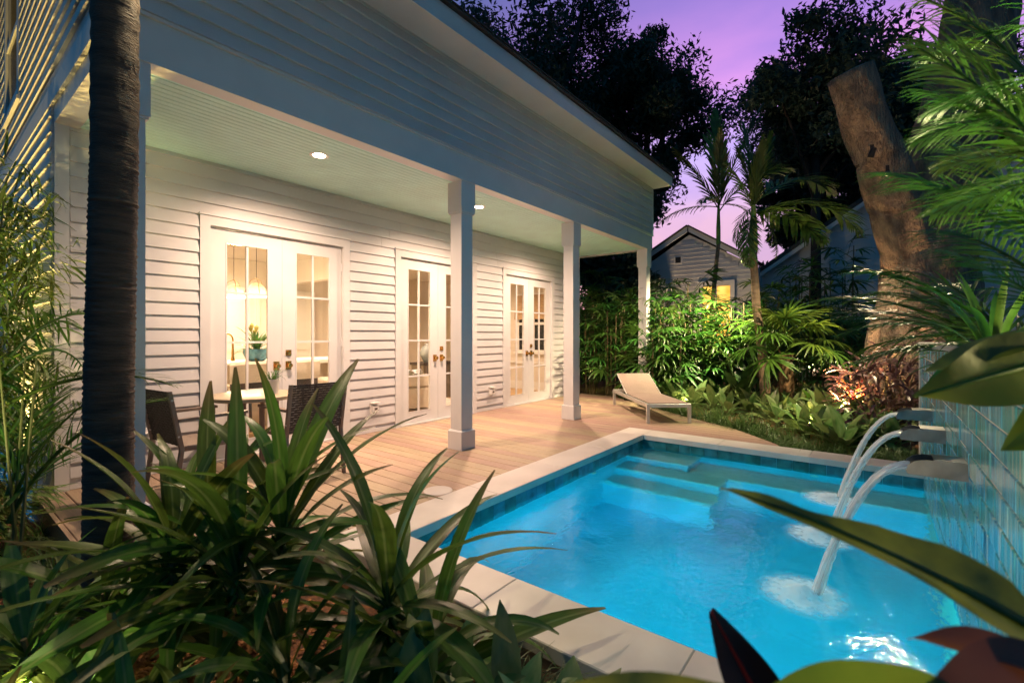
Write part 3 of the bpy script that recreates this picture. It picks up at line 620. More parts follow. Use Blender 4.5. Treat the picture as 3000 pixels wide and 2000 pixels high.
def chair(name_loc, rz, label):
    o = empty('patio_chair', name_loc, label, 'chair', 'woven patio chairs', rz=rz)
    P = lambda mb, n_, m_: mb.build(n_, m_, o, world=False)
    for s in (-1, 1):
        P(MB().box(.215, .245, s * .26 - .015, s * .26 + .015, .003, .63), 'leg', 'chair_frame')
        l_ = MB(); ya, yb = s * .26 - .014, s * .26 + .014
        l_.prism([(-.30, .003), (-.272, .003), (-.215, .42), (-.30, .87), (-.328, .87), (-.245, .42)], ya, yb, 'y'); P(l_, 'back_leg', 'chair_frame')
        P(MB().prism([(-.26, .632), (-.26, .655), (.26, .657), (.262, .634)], s * .26 - .022, s * .26 + .022, 'y'), 'armrest', 'chair_frame')
        for z_ in (.80, .52): P(MB().lathe([(0, -.017), (.008, -.016), (.008, .016), (0, .017)], (-.30 + .16 * (.80 - z_) , s * .26, z_), 8, 'y'), 'bolt', 'aluminium')
    f_ = MB(); f_.box(-.2, .214, -.2465, -.22, .395, .425); f_.box(-.2, .214, .22, .2465, .395, .425); f_.box(.19, .2145, -.22, .22, .396, .424); P(f_, 'seat_rail', 'chair_frame')
    s_ = MB()
    for k in range(26):
        x0 = -.205 + k * .0158; s_.box(x0, x0 + .0125, -.235, .235, .4265, .4325)
    P(s_, 'seat', 'seat_weave')
    b_ = MB(); nn = 20
    for k in range(nn):
        z0 = .44 + k * .0213; xx = -.228 - (z0 - .42) * .185
        for h in range(14):
            y0 = -.243 + h * .0348; dx = .004 * ((h + k) % 2); b_.box(xx - dx - .004, xx - dx + .002, y0, y0 + .0335, z0, z0 + .019)
    P(b_, 'backrest', 'weave')
chair((2.27, 4.27, 0), R(90), 'woven back patio chair seen from behind at the round table')
chair((1.50, 4.50, 0), R(5), 'patio chair seen from the side near the palm trunk, left of the table')
t_ = empty('patio_table', (2.07, 4.80, 0), 'small round patio table in front of the nearest french doors', 'table')
MB().lathe([(0, .725), (.385, .725), (.395, .718), (.395, .69), (.37, .682), (0, .682)], n=40).build('table_top', 'table_top', t_, world=False, smooth=True)
for k in range(4):
    a = R(45 + 90 * k); c_, s_ = math.cos(a), math.sin(a); MB().tube([(.25 * c_, .25 * s_, .003), (.21 * c_, .21 * s_, .68)], .02, 8).build('leg', 'chair_frame', t_, world=False)
for x_, lb in ((1.33, 'white outdoor outlet cover on the siding beside the palm trunk'), (3.83, 'white outdoor outlet cover on the siding between the first two doors'), (6.24, 'white outdoor outlet cover on the siding between the last two doors')):
    o = empty('outlet_cover', (x_, YW - .021, .32), lb, 'outlet', 'outdoor outlets')
    MB().box(-.06, .06, -.012, 0, -.06, .085).build('back_plate', 'white_plastic', o, world=False)
    MB().prism([(-.012, -.05), (-.055, -.045), (-.06, .03), (-.04, .045), (-.012, .05)], -.045, .045, 'x').build('bubble_cover', 'white_plastic', o, world=False)
    MB().box(-.062, .062, -.075, -.012, .075, .084).build('hood', 'white_plastic', o, world=False)
    MB().box(-.02, .02, -.0625, -.0585, -.012, .014).build('latch', 'dark_wood', o, world=False)
o = MB().lathe([(0, .006), (.10, .006), (.118, .003), (.12, 0)], n=32).build('skimmer_lid', 'marble', None, smooth=True); o.location = (2.72, 2.905, .001)
tag(o, 'round pale skimmer lid set in the deck beside the coping', 'lid')
# ================================================================== PLANT HELPERS
def prof(kind, t):
    if kind == 'lance': return max(.03, math.sin(math.pi * min(1, t * .92 + .04)) ** .8 * (1 - .35 * t))
    if kind == 'ovate': return max(.03, math.sin(math.pi * (t ** .72)) ** .85)
    if kind == 'croton': return float(np.interp(t, [0, .12, .3, .5, .68, .74, .86, .96, 1], [.35, .85, 1, .72, .2, .16, .3, .22, .04]))
    if kind == 'strap': return max(.03, min(1, (1 - t) * 2.6) * (.7 + .3 * min(1, t * 5)))
    return max(.04, (1 - t) ** .7)
CACHE = {}
def blade(mb, L, Wd, droop, kind='lance', seg=8, fold=.25, wave=0, base=Vector((0, 0, 0)), mtx=None, twist=0):
    p = Vector((0, 0, 0)); V = []; F = []; ph = random.random() * 6
    for i in range(seg + 1):
        t = i / seg; a = -droop * t ** 1.4
        if i: p = p + Vector((math.cos(a), 0, math.sin(a))) * (L / seg)
        w = prof(kind, t) * Wd / 2; up = Vector((-math.sin(a), 0, math.cos(a))); tw_ = twist * t
        sd = Vector((0, math.cos(tw_), 0)) + up * math.sin(tw_); u2 = up * math.cos(tw_) - Vector((0, 1, 0)) * math.sin(tw_)
        wv = wave * w * math.sin(t * 14 + ph)
        V += [p + sd * w + u2 * (w * fold + wv), p, p - sd * w + u2 * (w * fold - wv)]
    for i in range(seg):
        k = i * 3; F += [(k, k + 1, k + 4, k + 3), (k + 1, k + 2, k + 5, k + 4)]
    if mtx is not None: V = [mtx @ v for v in V]
    mb.add([v + base for v in V], F)
def leafset(key, n, fn):
    if key not in CACHE:
        L_ = []
        for i in range(n):
            mb = MB(); fn(mb, i); me = bpy.data.meshes.new(key); me.from_pydata([tuple(v) for v in mb.v], [], mb.f); me.polygons.foreach_set('use_smooth', [True] * len(me.polygons)); L_.append(me)
        CACHE[key] = L_
    return CACHE[key]
def put(me, material, parent, loc, az, elev, sc=1, roll=0, name='leaf'):
    o = bpy.data.objects.new(name, me); COL.objects.link(o)
    if not me.materials: me.materials.append(M[material])
    o.parent = parent; o.location = loc
    o.rotation_euler = (Matrix.Rotation(az, 3, 'Z') @ Matrix.Rotation(-elev, 3, 'Y') @ Matrix.Rotation(roll, 3, 'X')).to_euler()
    o.scale = (sc,) * 3
    return o
U = random.uniform
def rosette(name, loc, label, cat, key, material, n, fn, sc=1, el=(20, 80), zs=(0, .1), group=None, nvar=5, rad=.015):
    o = empty(name, loc, label, cat, group, rz=U(0, 6.28)); ms = leafset(key, nvar, fn)
    for i in range(n):
        t = i / max(1, n - 1); az = i * 2.4 + U(-.25, .25); e = R(el[1] + (el[0] - el[1]) * t + U(-9, 9))
        put(random.choice(ms), material, o, (rad * math.cos(az), rad * math.sin(az), zs[1] + (zs[0] - zs[1]) * t), az, e, sc * U(.8, 1.15), U(-.35, .35))
    return o
def fan_fn(mb, i, n=9, L=.34, Wd=.035, spread=215):
    for k in range(n):
        a = R(-spread / 2 + spread * k / (n - 1) + U(-5, 5)); mt = Matrix.Rotation(a, 3, 'Z') @ Matrix.Rotation(R(U(-6, 10)), 3, 'Y')
        blade(mb, L * (1 - .25 * abs(k / (n - 1) - .5) * 2) * U(.9, 1.08), Wd, U(.5, 1.0), 'lance', 5, .3, mtx=mt)
def frond_fn(mb, i, L=1.3, n=26, ll=.36, lw=.028, droop=.9, vee=.5, seg=3, hang=.5, sweep=55):
    pts = []; p = Vector((0, 0, 0))
    for k in range(n + 1):
        t = k / n; a = -droop * t ** 1.3; pts.append((p.copy(), a))
        p = p + Vector((math.cos(a), 0, math.sin(a))) * (L / n)
    mb.tube([q for q, _ in pts[::2]], [.012 * (1 - .8 * j / len(pts[::2])) + .002 for j in range(len(pts[::2]))], 4, False)
    for k in range(3, n + 1):
        t = k / n; q, a = pts[k]; l_ = ll * (math.sin(math.pi * min(1, .16 + t * .8)) ** .7) * U(.85, 1.1)
        for s in (-1, 1):
            mt = Matrix.Rotation(-a, 3, 'Y') @ Matrix.Rotation(s * R(sweep - 25 * t + U(-6, 6)), 3, 'Z') @ Matrix.Rotation(-vee + U(-.12, .12), 3, 'Y')
            blade(mb, l_, lw, hang * U(.6, 1.4), 'lance', seg, .2, base=q, mtx=mt)
# ---------------------------------------------------------------- foreground cordylines
def cord_fn(mb, i): blade(mb, U(.42, .60), U(.056, .084), U(.5, 1.5), 'lance', 12, .28, .05, twist=U(-.5, .5)); mb.tube([(-.07, 0, -.0), (0, 0, 0), (.03, 0, 0)], [.008, .006, .003], 5, False)
def cordyline(u, q, zc, n, label, sc=1, stems=1, zg=-.2, el=(-15, 78)):
    b = at(u, q, zg); o = empty('cordyline', b, label, 'plant', 'broad leaved cordylines in the front bed', rz=U(0, 6))
    ms = leafset('cordyline_leaf', 9, cord_fn)
    for s in range(stems):
        off = Vector((0, 0, 0)) if s == 0 else Vector((U(-.14, .14), U(-.14, .14), 0)); h = (zc - zg) * (1 if s == 0 else U(.55, .85)); ln = Vector((U(-.06, .06), U(-.06, .06), 0))
        MB().tube([off, off + ln * .5 + Vector((0, 0, h * .5)), off + ln + Vector((0, 0, h))], [.014, .012, .009], 7).build('stem', 'cane', o, world=False, smooth=True)
        nn = n if s == 0 else int(n * .7)
        for i in range(nn):
            t = i / nn; az = i * 2.4 + U(-.3, .3); zz = h * (1 - .5 * t); e = R(el[1] + (el[0] - el[1]) * t ** .8 + U(-12, 12))
            put(random.choice(ms), 'leaf_cordyline', o, off + ln * (1 - .5 * t) + Vector((.02 * math.cos(az), .02 * math.sin(az), zz)), az, e, sc * U(.8, 1.15), U(-.5, .5))
cordyline(800, 1.95, .56, 32, 'tallest cordyline in the front bed, its leaves crossing the patio chair', 1.25, 2, el=(0, 84))
cordyline(1150, 1.85, .32, 30, 'cordyline arching its long leaves over the near pool corner', 1.35, 2)
cordyline(480, 1.90, .46, 24, 'cordyline just right of the dark palm trunk', 1.15, 2)
cordyline(150, 1.75, .20, 18, 'cordyline in front of the bamboo left of the palm trunk', 1.1, 1)
cordyline(640, 2.05, .52, 24, 'upright cordyline just left of the tall one close to the deck edge', 1.2, 2, el=(0, 84))
cordyline(300, 1.95, .22, 16, 'cordyline crossing the lower part of the palm trunk', 1.05, 2)
cordyline(860, 1.6, .16, 16, 'cordyline just right of the tall one, nearer the camera', 1.05, 1)
cordyline(620, 1.35, .02, 15, 'low cordyline at the bottom edge below the tall one', 1.05, 2)
cordyline(960, 1.40, -.02, 15, 'low cordyline near the coping at the bottom of the frame', 1.0, 2)
cordyline(330, 1.30, -.02, 13, 'low cordyline in front of the palm trunk base', 1.0, 1)
cordyline(40, 1.35, -.04, 12, 'low cordyline in the bottom left corner', 1.0, 1)
# ---------------------------------------------------------------- aglaonema, liriope
def agl_fn(mb, i):
    mb.tube([(-.09, 0, -.01), (0, 0, 0)], .004, 4, False); blade(mb, U(.17, .24), U(.07, .10), U(.3, .9), 'ovate', 8, .22, .04)
def agla(p, lab, grp, sc=1): rosette('aglaonema', p, lab, 'plant', 'aglaonema_leaf', 'leaf_aglaonema', random.randint(11, 15), agl_fn, sc, (12, 78), (.05, .16), grp, 8, .07)
for k, (u, q) in enumerate(((1050, 1.62), (1180, 1.55), (1330, 1.62), (1480, 1.52), (1560, 1.25), (1640, 1.38))): agla(at(u, q, -.12), 'variegated aglaonema against the near coping, ' + ['first', 'second', 'third', 'fourth', 'fifth', 'sixth'][k] + ' from the left', 'aglaonemas beside the near coping', 1.25)
for u, q in ((560, 2.4), (150, 2.3), (60, 2.0), (230, 2.6), (640, 2.2), (430, 2.5), (300, 1.75), (500, 1.6), (820, 1.5)): agla(at(u, q, -.19), 'variegated aglaonema among the cordylines and palm trunk', 'aglaonemas under the cordylines', 1.0)
far = [(2130, 7.9), (2090, 8.2), (2180, 8.6), (2030, 8.6), (1985, 8.9), (2240, 9.3), (2330, 7.4), (2390, 7.2), (2450, 7.1), (2420, 6.9), (2290, 8.2), (2500, 7.0), (2550, 6.9), (2370, 7.9), (2460, 7.6), (2340, 8.6), (2410, 8.3), (2150, 9.3), (2060, 9.3), (2520, 7.5), (2590, 7.1), (1940, 9.4), (2480, 6.6), (2600, 6.7), (2210, 7.9), (2260, 7.5), (2310, 7.9), (2360, 6.9), (2440, 6.5), (2530, 6.5), (2570, 6.4), (2110, 8.7), (2000, 9.2), (1960, 9.0), (2640, 6.5), (2280, 7.0), (2400, 6.5), (2500, 8.2), (2440, 8.8), (2420, 6.05), (2500, 5.95), (2560, 5.85), (2620, 5.75), (2470, 5.75), (2540, 6.2), (2360, 6.35), (2600, 6.1)]
for u, q in far: agla(at(u, q, gz(at(u, q).x, at(u, q).y)), 'variegated aglaonema in the bed beyond the pool', 'aglaonemas beyond the pool', U(1.5, 2.1))
gr = MB()
def tuft(p, n, L):
    for i in range(n):
        az = U(0, 6.28); mt = Matrix.Rotation(az, 3, 'Z') @ Matrix.Rotation(-R(U(45, 85)), 3, 'Y')
        blade(gr, L * U(.7, 1.2), U(.007, .012), U(1.0, 2.2), 'grass', 5, .15, base=Vector(p) + Vector((U(-.04, .04), U(-.04, .04), 0)), mtx=mt)
for k in range(150):
    t = U(0, 1) ** 1.0; x_ = 6.35 + t * 3.0; y_ = None
    for (a, b_), (c, d) in zip(edge, edge[1:]):
        if a <= x_ <= c: y_ = b_ + (d - b_) * (x_ - a) / (c - a)
    if y_ is None: continue
    y_ -= U(.06, .75) * (1 if x_ > 6.6 else .6); tuft((x_, y_, gz(x_, y_) + .01), 30, U(.28, .44))
for k in range(60): x_, y_ = U(6.32, 7.0), U(-.25, 1.0); tuft((x_, y_, gz(x_, y_) + .01), 32, U(.18, .28))
for u, q, L in ((1560, 1.66, .30), (1500, 1.72, .28), (1650, 1.52, .26), (1600, 1.55, .26), (1430, 1.78, .26), (1750, 1.33, .28), (1880, 1.22, .26), (1950, 1.15, .24)): tuft(at(u, q, -.12), 60, L * 1.15)
for k in range(26): u, q = U(-60, 260), U(2.0, 3.4); tuft(at(u, q, -.19), 30, .28)
for k in range(8): u, q = U(420, 720), U(2.5, 2.9); tuft(at(u, q, -.19), 34, .24)
me = bpy.data.meshes.new('grass_tufts'); me.from_pydata([tuple(v) for v in gr.v], [], gr.f); me.polygons.foreach_set('use_smooth', [True] * len(me.polygons))
tag(obj('liriope_grass', me, 'leaf_grass'), 'thin bladed border grass edging the deck and the beds', kind='stuff')
# mulch chips
ch = MB()
def chips(p, n, r_):
    for i in range(n):
        x_, y_ = p.x + random.gauss(0, r_), p.y + random.gauss(0, r_)
        if PX0 - CW - .02 < x_ < PX1 + CW + .02 and y_ < PY1 + CW + .02 and y_ > -.6: continue
        if .6 < x_ < 9.3 and y_ > deck_min(x_) - .03: continue
        a = U(0, 3.14); l_, w_ = U(.012, .03), U(.004, .009); z_ = gz(x_, y_) + U(.003, .016); c_, s_ = math.cos(a), math.sin(a); tl2 = U(-.008, .008)
        ch.add([(x_ - c_ * l_ - s_ * w_, y_ - s_ * l_ + c_ * w_, z_ - tl2), (x_ + c_ * l_ - s_ * w_, y_ + s_ * l_ + c_ * w_, z_ + tl2), (x_ + c_ * l_ + s_ * w_, y_ + s_ * l_ - c_ * w_, z_ + tl2), (x_ - c_ * l_ + s_ * w_, y_ - s_ * l_ - c_ * w_, z_ - tl2), (x_, y_, z_ + .006)], [(0, 1, 4), (1, 2, 4), (2, 3, 4), (3, 0, 4)])
for u, q, n_, r_ in ((60, 1.9, 1500, .22), (200, 1.75, 1500, .2), (330, 1.9, 900, .2), (520, 1.75, 1200, .22), (900, 1.7, 1200, .25), (1350, 1.5, 900, .2), (80, 2.6, 900, .3), (650, 2.2, 700, .25)): chips(at(u, q), n_, r_)
for k in range(30): x_ = U(6.5, 9.2); chips(Vector((x_, deck_min(x_) - U(.15, .6), 0)), 160, .2)
chips(at(1720, 9.8), 600, .4)
me = bpy.data.meshes.new('mulch_chips'); me.from_pydata([tuple(v) for v in ch.v], [], ch.f); tag(obj('mulch_chips', me, 'chip'), 'loose orange brown bark chips scattered over the beds', kind='stuff')
# ---------------------------------------------------------------- dark palm trunk close to the camera
def ringed_trunk(pts, r0, r1, ring, amp, n=18):
    mb = MB(); L_ = sum((Vector(b) - Vector(a)).length for a, b in zip(pts, pts[1:])); k = int(L_ / ring) * 2; P = [Vector(p) for p in pts]; path = []; rad = []
    for i in range(k + 1):
        t = i / k * (len(P) - 1); j = min(int(t), len(P) - 2); path.append(P[j].lerp(P[j + 1], t - j)); rad.append((r0 + (r1 - r0) * i / k) * (1 + (amp if i % 2 else 0) * U(.6, 1.4)))
    mb.tube(path, rad, n); mb.v = [(x + U(-1, 1) * r0 * .02, y + U(-1, 1) * r0 * .02, z) for x, y, z in mb.v]
    return mb
pb = at(319, 2.25, -.22)
dp = empty('palm_tree', pb, 'dark ringed palm trunk rising through the left foreground', 'palm')
ringed_trunk([(0, 0, 0), (.0, .0, 1.2), (.02, -.01, 2.4), (.03, -.02, 6.6)], .098, .085, .05, .045, 24).build('trunk', 'palm_bark_dark', dp, world=False, smooth=True)
fr = leafset('big_frond', 4, lambda mb, i: frond_fn(mb, i, 2.0, 34, .5, .04, 1.3, .4, 4, .6))
for i in range(9): put(random.choice(fr), 'leaf_palm', dp, (.03, -.02, 6.55), i * .7 + U(-.2, .2), R(U(15, 75)), U(.9, 1.1), 0, 'frond')
# ---------------------------------------------------------------- slender palms, fan palm
fr2 = leafset('mid_frond', 6, lambda mb, i: frond_fn(mb, i, 1.5, 30, .48, .045, U(.7, 1.5), .25, 4, U(.5, 1.1), 50))
fr3 = leafset('upright_frond', 5, lambda mb, i: frond_fn(mb, i, 1.5, 32, .42, .04, U(.15, .45), .1, 4, U(.3, .8), 34))
def slim_palm(base, pts, zt, zs, r0, label, fronds, sc):
    o = empty('palm_tree', base, label, 'palm')
    ringed_trunk(pts, r0 * 1.15, r0 * .75, .07, .05, 14).build('trunk', 'palm_bark', o, world=False, smooth=True)
    b = MB().tube([(base.x * 0 + pts[0][0], pts[0][1], -.02), (pts[0][0], pts[0][1], .12), (pts[0][0], pts[0][1], .3)], [r0 * 1.9, r0 * 1.45, r0 * 1.12], 14); b.build('root_flare', 'palm_bark', o, world=False, smooth=True)
    t = Vector(pts[-1]); MB().tube([t, t + Vector((.0, 0, zs * .4)), t + Vector((.02, 0, zs))], [r0 * .95, r0 * .9, r0 * .45], 12).build('crownshaft', 'crownshaft', o, world=False, smooth=True)
    for az, e, s in fronds: put(random.choice(fr3 if e > 58 else fr2), 'leaf_palm', o, t + Vector((.02, 0, zs * U(.75, 1))), az, R(e), sc * s, U(-.3, .3), 'frond')
vf = math.pi / 2 + YAW - R(90)          # azimuth pointing away from the camera
slim_palm(at(2247, 8.35, -.06), [(0, 0, 0), (.0, .06, .9), (-.06, .16, 1.9), (-.10, .20, 2.85)], 2.85, .85, .078, 'ringed palm with green crownshaft standing left of the shaggy fan palm', [(vf - 1.5, 80, .8), (vf + 1.6, 82, .7), (vf + .3, 86, .95), (vf + 2.9, 76, .75), (vf - 2.6, 80, .75), (vf + 1.5, 70, .6), (vf - 1.4, 42, 1.2), (vf - 1.6, 22, 1.25), (vf - 1.2, 4, 1.05), (vf + 1.6, -40, .5), (vf + 2.4, -50, .6), (vf - 2.4, -45, .6), (vf + 2.0, -62, .6)], 1.1)
slim_palm(at(2072, 10.6, -.05), [(0, 0, 0), (.05, -.05, 1.4), (.15, -.12, 2.6), (.22, -.18, 3.4)], 3.4, .95, .052, 'slender palm standing in front of the lit window next door', [(vf - 1.4, 70, 1.35), (vf + 1.5, 62, .9), (vf - 1.9, 58, .9), (vf + 2.8, 74, .9), (vf - .2, 86, 1.2), (vf + 1.3, 10, .7), (vf - 1.6, 5, .6), (vf + 2.4, 12, .6)], 1.25)
fp = at(2305, 8.15, -.08); fpo = empty('fan_palm', fp, 'short fan palm with a shaggy brown trunk and bright green fans', 'palm')
MB().tube([(0, 0, 0), (.02, 0, .5), (.0, .02, 1.05)], [.10, .115, .09], 12).build('trunk', 'boot', fpo, world=False, smooth=True)
for i in range(46):
    az = i * 2.4; z_ = .05 + i * .021; e = R(U(48, 74)); b = MB(); blade(b, U(.14, .26), U(.03, .05), U(-.6, .3), 'grass', 3, .5); me = bpy.data.meshes.new('boot'); me.from_pydata([tuple(v) for v in b.v], [], b.f); put(me, 'boot', fpo, (.095 * math.cos(az), .095 * math.sin(az), z_), az, e, 1, 0, 'frond_stub')
fan = leafset('big_fan', 6, lambda mb, i: (fan_fn(mb, i, 24, .60, .05, 290), mb.tube([(-.62, 0, -.05), (-.2, 0, .0), (0, 0, 0)], [.012, .009, .006], 5, False)))
for i in range(19):
    az = i * 2.4 + U(-.2, .2); e = R(75 - 95 * i / 19 + U(-8, 8)); d_ = Vector((math.cos(az) * math.cos(e), math.sin(az) * math.cos(e), math.sin(e))) * .66
    put(random.choice(fan), 'leaf_fan', fpo, Vector((0, 0, 1.08)) + d_, az, e - R(25), U(.8, 1.05), U(-.3, .3), 'frond')
# ---------------------------------------------------------------- lady palms, hedge behind the deck end
fan2 = leafset('lady_fan', 7, lambda mb, i: (fan_fn(mb, i, random.choice((7, 8, 9)), U(.28, .36), .042, U(170, 220)), mb.tube([(-.32, 0, -.06), (-.1, 0, .01), (0, 0, 0)], .005, 4, False)))
def lady(u, q, h, n, label, grp='lady palms in the bed beyond the deck', sc=1.35, lm='leaf_rhapis'):
    b = at(u, q); b.z = gz(b.x, b.y); o = empty('lady_palm', b, label, 'palm shrub', grp, rz=U(0, 6))
    for i in range(6):
        a = U(0, 6.28); r_ = U(.05, .28); MB().tube([(r_ * math.cos(a), r_ * math.sin(a), 0), (r_ * 1.25 * math.cos(a), r_ * 1.25 * math.sin(a), h * U(.6, .95))], .012, 5).build('cane', 'cane', o, world=False)
    for i in range(n):
        az = i * 2.4 + U(-.4, .4); z_ = h * (.22 + .78 * i / n); r_ = U(.18, .52); e = R(U(5, 40) + 30 * (i / n) ** 3)
        put(random.choice(fan2), lm, o, (r_ * math.cos(az), r_ * math.sin(az), z_), az, e - R(20), sc * U(.8, 1.25), U(-.4, .4), 'frond')
LP = [(1730, 10.6, 1.75, 24), (1790, 10.2, 1.6, 24), (1850, 10.4, 1.8, 26), (1925, 9.9, 1.75, 28), (1985, 9.7, 1.55, 28), (2050, 10.1, 1.85, 26), (2120, 9.9, 1.35, 24), (2180, 10.6, 1.8, 26), (1760, 11.6, 2.0, 24), (1950, 11.4, 2.2, 26), (1700, 11.4, 1.9, 24), (2030, 9.4, 1.0, 20), (2260, 10.8, 1.6, 24), (2350, 10.6, 1.6, 24), (2430, 10.0, 1.4, 22), (1975, 9.25, 1.2, 24), (2085, 9.3, 1.15, 24), (2150, 9.5, 1.7, 24), (1900, 9.5, 1.25, 22), (2010, 10.6, 2.2, 26)]
ORD = ['first', 'second', 'third', 'fourth', 'fifth', 'sixth', 'seventh', 'eighth', 'ninth', 'tenth', 'eleventh', 'twelfth', 'thirteenth', 'fourteenth', 'fifteenth', 'sixteenth', 'seventeenth', 'eighteenth', 'nineteenth', 'twentieth']
LP.sort()
for i, (u, q, h, n) in enumerate(LP): lady(u, q, h * 1.25, n + 10, 'leafy lady palm in the bank beyond the deck, ' + ORD[i] + ' from the left')
for i, (u, q, h) in enumerate(((1850, 13.2, 3.0), (1720, 13.0, 3.2), (2330, 12.3, 3.4), (2470, 12.0, 3.8), (2560, 10.5, 2.2), (2390, 11.6, 3.1), (2250, 12.6, 2.9))): lady(u, q, h, 30, 'dark palm clump in the shadow at the back, ' + ['behind the lounger column', 'beside the porch end', 'behind the fan palm', 'left of the big trunk', 'close against the big trunk', 'before the rear wing next door', 'between the two neighbouring gables'][i], 'dark palms at the back of the garden', 1.6, 'leaf_dark')
# ---------------------------------------------------------------- big leaved accents
def bigleaf(mb, i): blade(mb, U(.5, .62), U(.2, .26), U(.2, .7), 'ovate', 10, .2, .10); mb.tube([(-.35, 0, -.05), (0, 0, 0), (.45, 0, -.03)], [.012, .008, .003], 5, False)
rosette('alocasia', at(2165, 8.7, -.06), 'big leaved alocasia between the two slender palms', 'plant', 'alocasia_leaf', 'leaf_alocasia', 9, bigleaf, 1.0, (35, 85), (.25, .45), None, 5, .14)
rosette('alocasia', at(2215, 9.0, -.06), 'dark ruffled alocasia right behind the ringed palm', 'plant', 'alocasia_leaf2', 'leaf_black', 6, bigleaf, .95, (55, 85), (.4, .55), None, 4, .1)
def crot_fn(mb, i): blade(mb, U(.16, .26), U(.035, .055), U(.3, 1.3), 'lance', 5, .2, .12, twist=U(-1.2, 1.2))
def shrub(name, p, h, r_, n, key, fn, material, label, cat='shrub', grp=None, sc=1):
    o = empty(name, p, label, cat, grp); ms = leafset(key, 8, fn)
    for i in range(5):
        a = U(0, 6.28); MB().tube([(0, 0, 0), (r_ * .5 * math.cos(a), r_ * .5 * math.sin(a), h * .85)], [.014, .006], 5).build('stem', 'cane', o, world=False)
    for i in range(n):
        a = U(0, 6.28); rr = r_ * U(.25, 1) ** .6; z_ = h * U(.1, 1); k_ = math.sqrt(max(.05, 1 - (z_ / h) ** 3)); put(random.choice(ms), material, o, (rr * k_ * math.cos(a), rr * k_ * math.sin(a), z_), a + U(-.7, .7), R(U(-30, 65)), sc * U(.8, 1.3), U(-.6, .6))
for u, q, h, lb in ((2600, 6.0, .95, 'dark purple croton shrub between the tile wall and the big tree'), (2655, 6.25, 1.1, 'dark purple croton shrub close behind the end of the tile wall'), (2550, 6.5, .9, 'dark purple croton shrub left of the tile wall behind the red leaves')):
    shrub('croton_shrub', at(u, q, -.1), h * 1.15, .55, 190, 'croton_small', crot_fn, 'leaf_purple', lb, grp='purple crotons by the tile wall')
def brom_fn(mb, i): blade(mb, U(.3, .42), U(.035, .045), U(.5, 1.4), 'strap', 7, .3)
rosette('bromeliad', at(2500, 6.75, .30), 'red leaved bromeliad glowing beside the croton shrubs', 'plant', 'brom_leaf', 'leaf_red', 15, brom_fn, 1.0, (15, 75), (0, .12), None, 4, .03)
o = rosette('ginger_plant', at(2395, 7.4, -.05), 'plant with yellow lit leaves low in the bed near the fan palm', 'plant', 'ginger_leaf', 'leaf_fan', 9, lambda mb, i: (blade(mb, U(.3, .4), .08, U(.4, .9), 'lance', 7, .2), mb.tube([(-.2, 0, -.02), (0, 0, 0)], .006, 4, False)), 1.0, (10, 60), (.1, .3), None, 4, .12)
# rock in the bed
bmn = bmesh.new(); bmesh.ops.create_icosphere(bmn, subdivisions=3, radius=.2)
for v in bmn.verts: v.co = v.co * (1 + .18 * math.sin(v.co.x * 17 + 1) * math.cos(v.co.y * 15) + U(-.04, .04)); v.co.z *= 1.5
me = bpy.data.meshes.new('garden_rock'); bmn.to_mesh(me); bmn.free(); ro = obj('garden_rock', me, 'bark'); ro.location = at(2535, 7.0, .05); tag(ro, 'tan rock standing among the plants left of the croton shrubs', 'rock')
# ---------------------------------------------------------------- big pruned tree
bt = at(2690, 6.9, -.2); big = empty('shade_tree', bt, 'massive pale trunked tree with a sawn off limb behind the tile wall', 'tree')
L3 = lambda u, v, q: at3(u, v, q) - bt
trk = [L3(2700, 1240, 6.9), L3(2705, 950, 6.9), L3(2715, 780, 6.9), L3(2745, 620, 6.95), L3(2790, 420, 7.0), L3(2835, 220, 7.1), L3(2875, 0, 7.2), L3(2900, -300, 7.3)]
def gnarly(pts, rad, n=28, amp=.05, sub_=5):
    P = []; Rr = []
    for i in range(len(pts) - 1):
        for k in range(sub_): t = k / sub_; P.append(pts[i].lerp(pts[i + 1], t)); Rr.append(rad[i] + (rad[i + 1] - rad[i]) * t)
    P.append(pts[-1]); Rr.append(rad[-1]); mb = MB().tube(P, Rr, n); nv = []
    for i, v in enumerate(mb.v):
        j = i // n; c = P[min(j, len(P) - 1)]; d = Vector(v) - c; a = (i % n) / n * 6.283
        nv.append(c + d * (1 + amp * math.sin(3 * a + j * .35) + amp * .7 * math.sin(7 * a - j * .5) + U(-.012, .012)))
    mb.v = [tuple(v) for v in nv]; return mb
gnarly(trk, [.72, .60, .55, .52, .48, .45, .43, .40], 40, .06, 9).build('trunk', 'bark', big, world=False, smooth='all')
lim = [L3(2700, 860, 6.95), L3(2632, 610, 6.75), L3(2580, 470, 6.65), L3(2530, 340, 6.6), L3(2487, 215, 6.55)]
gnarly(lim, [.34, .33, .30, .275, .27], 32, .05, 8).build('sawn_limb', 'bark', big, world=False, smooth='all')
d = (lim[-1] - lim[-2]).normalized(); q = d.to_track_quat('Z', 'Y'); c = MB().lathe([(0, .012), (.23, .010), (.262, .0)], n=24); c.v = [tuple(q @ Vector(v) + lim[-1]) for v in c.v]; c.build('cut_face', 'cut_wood', big, world=False)
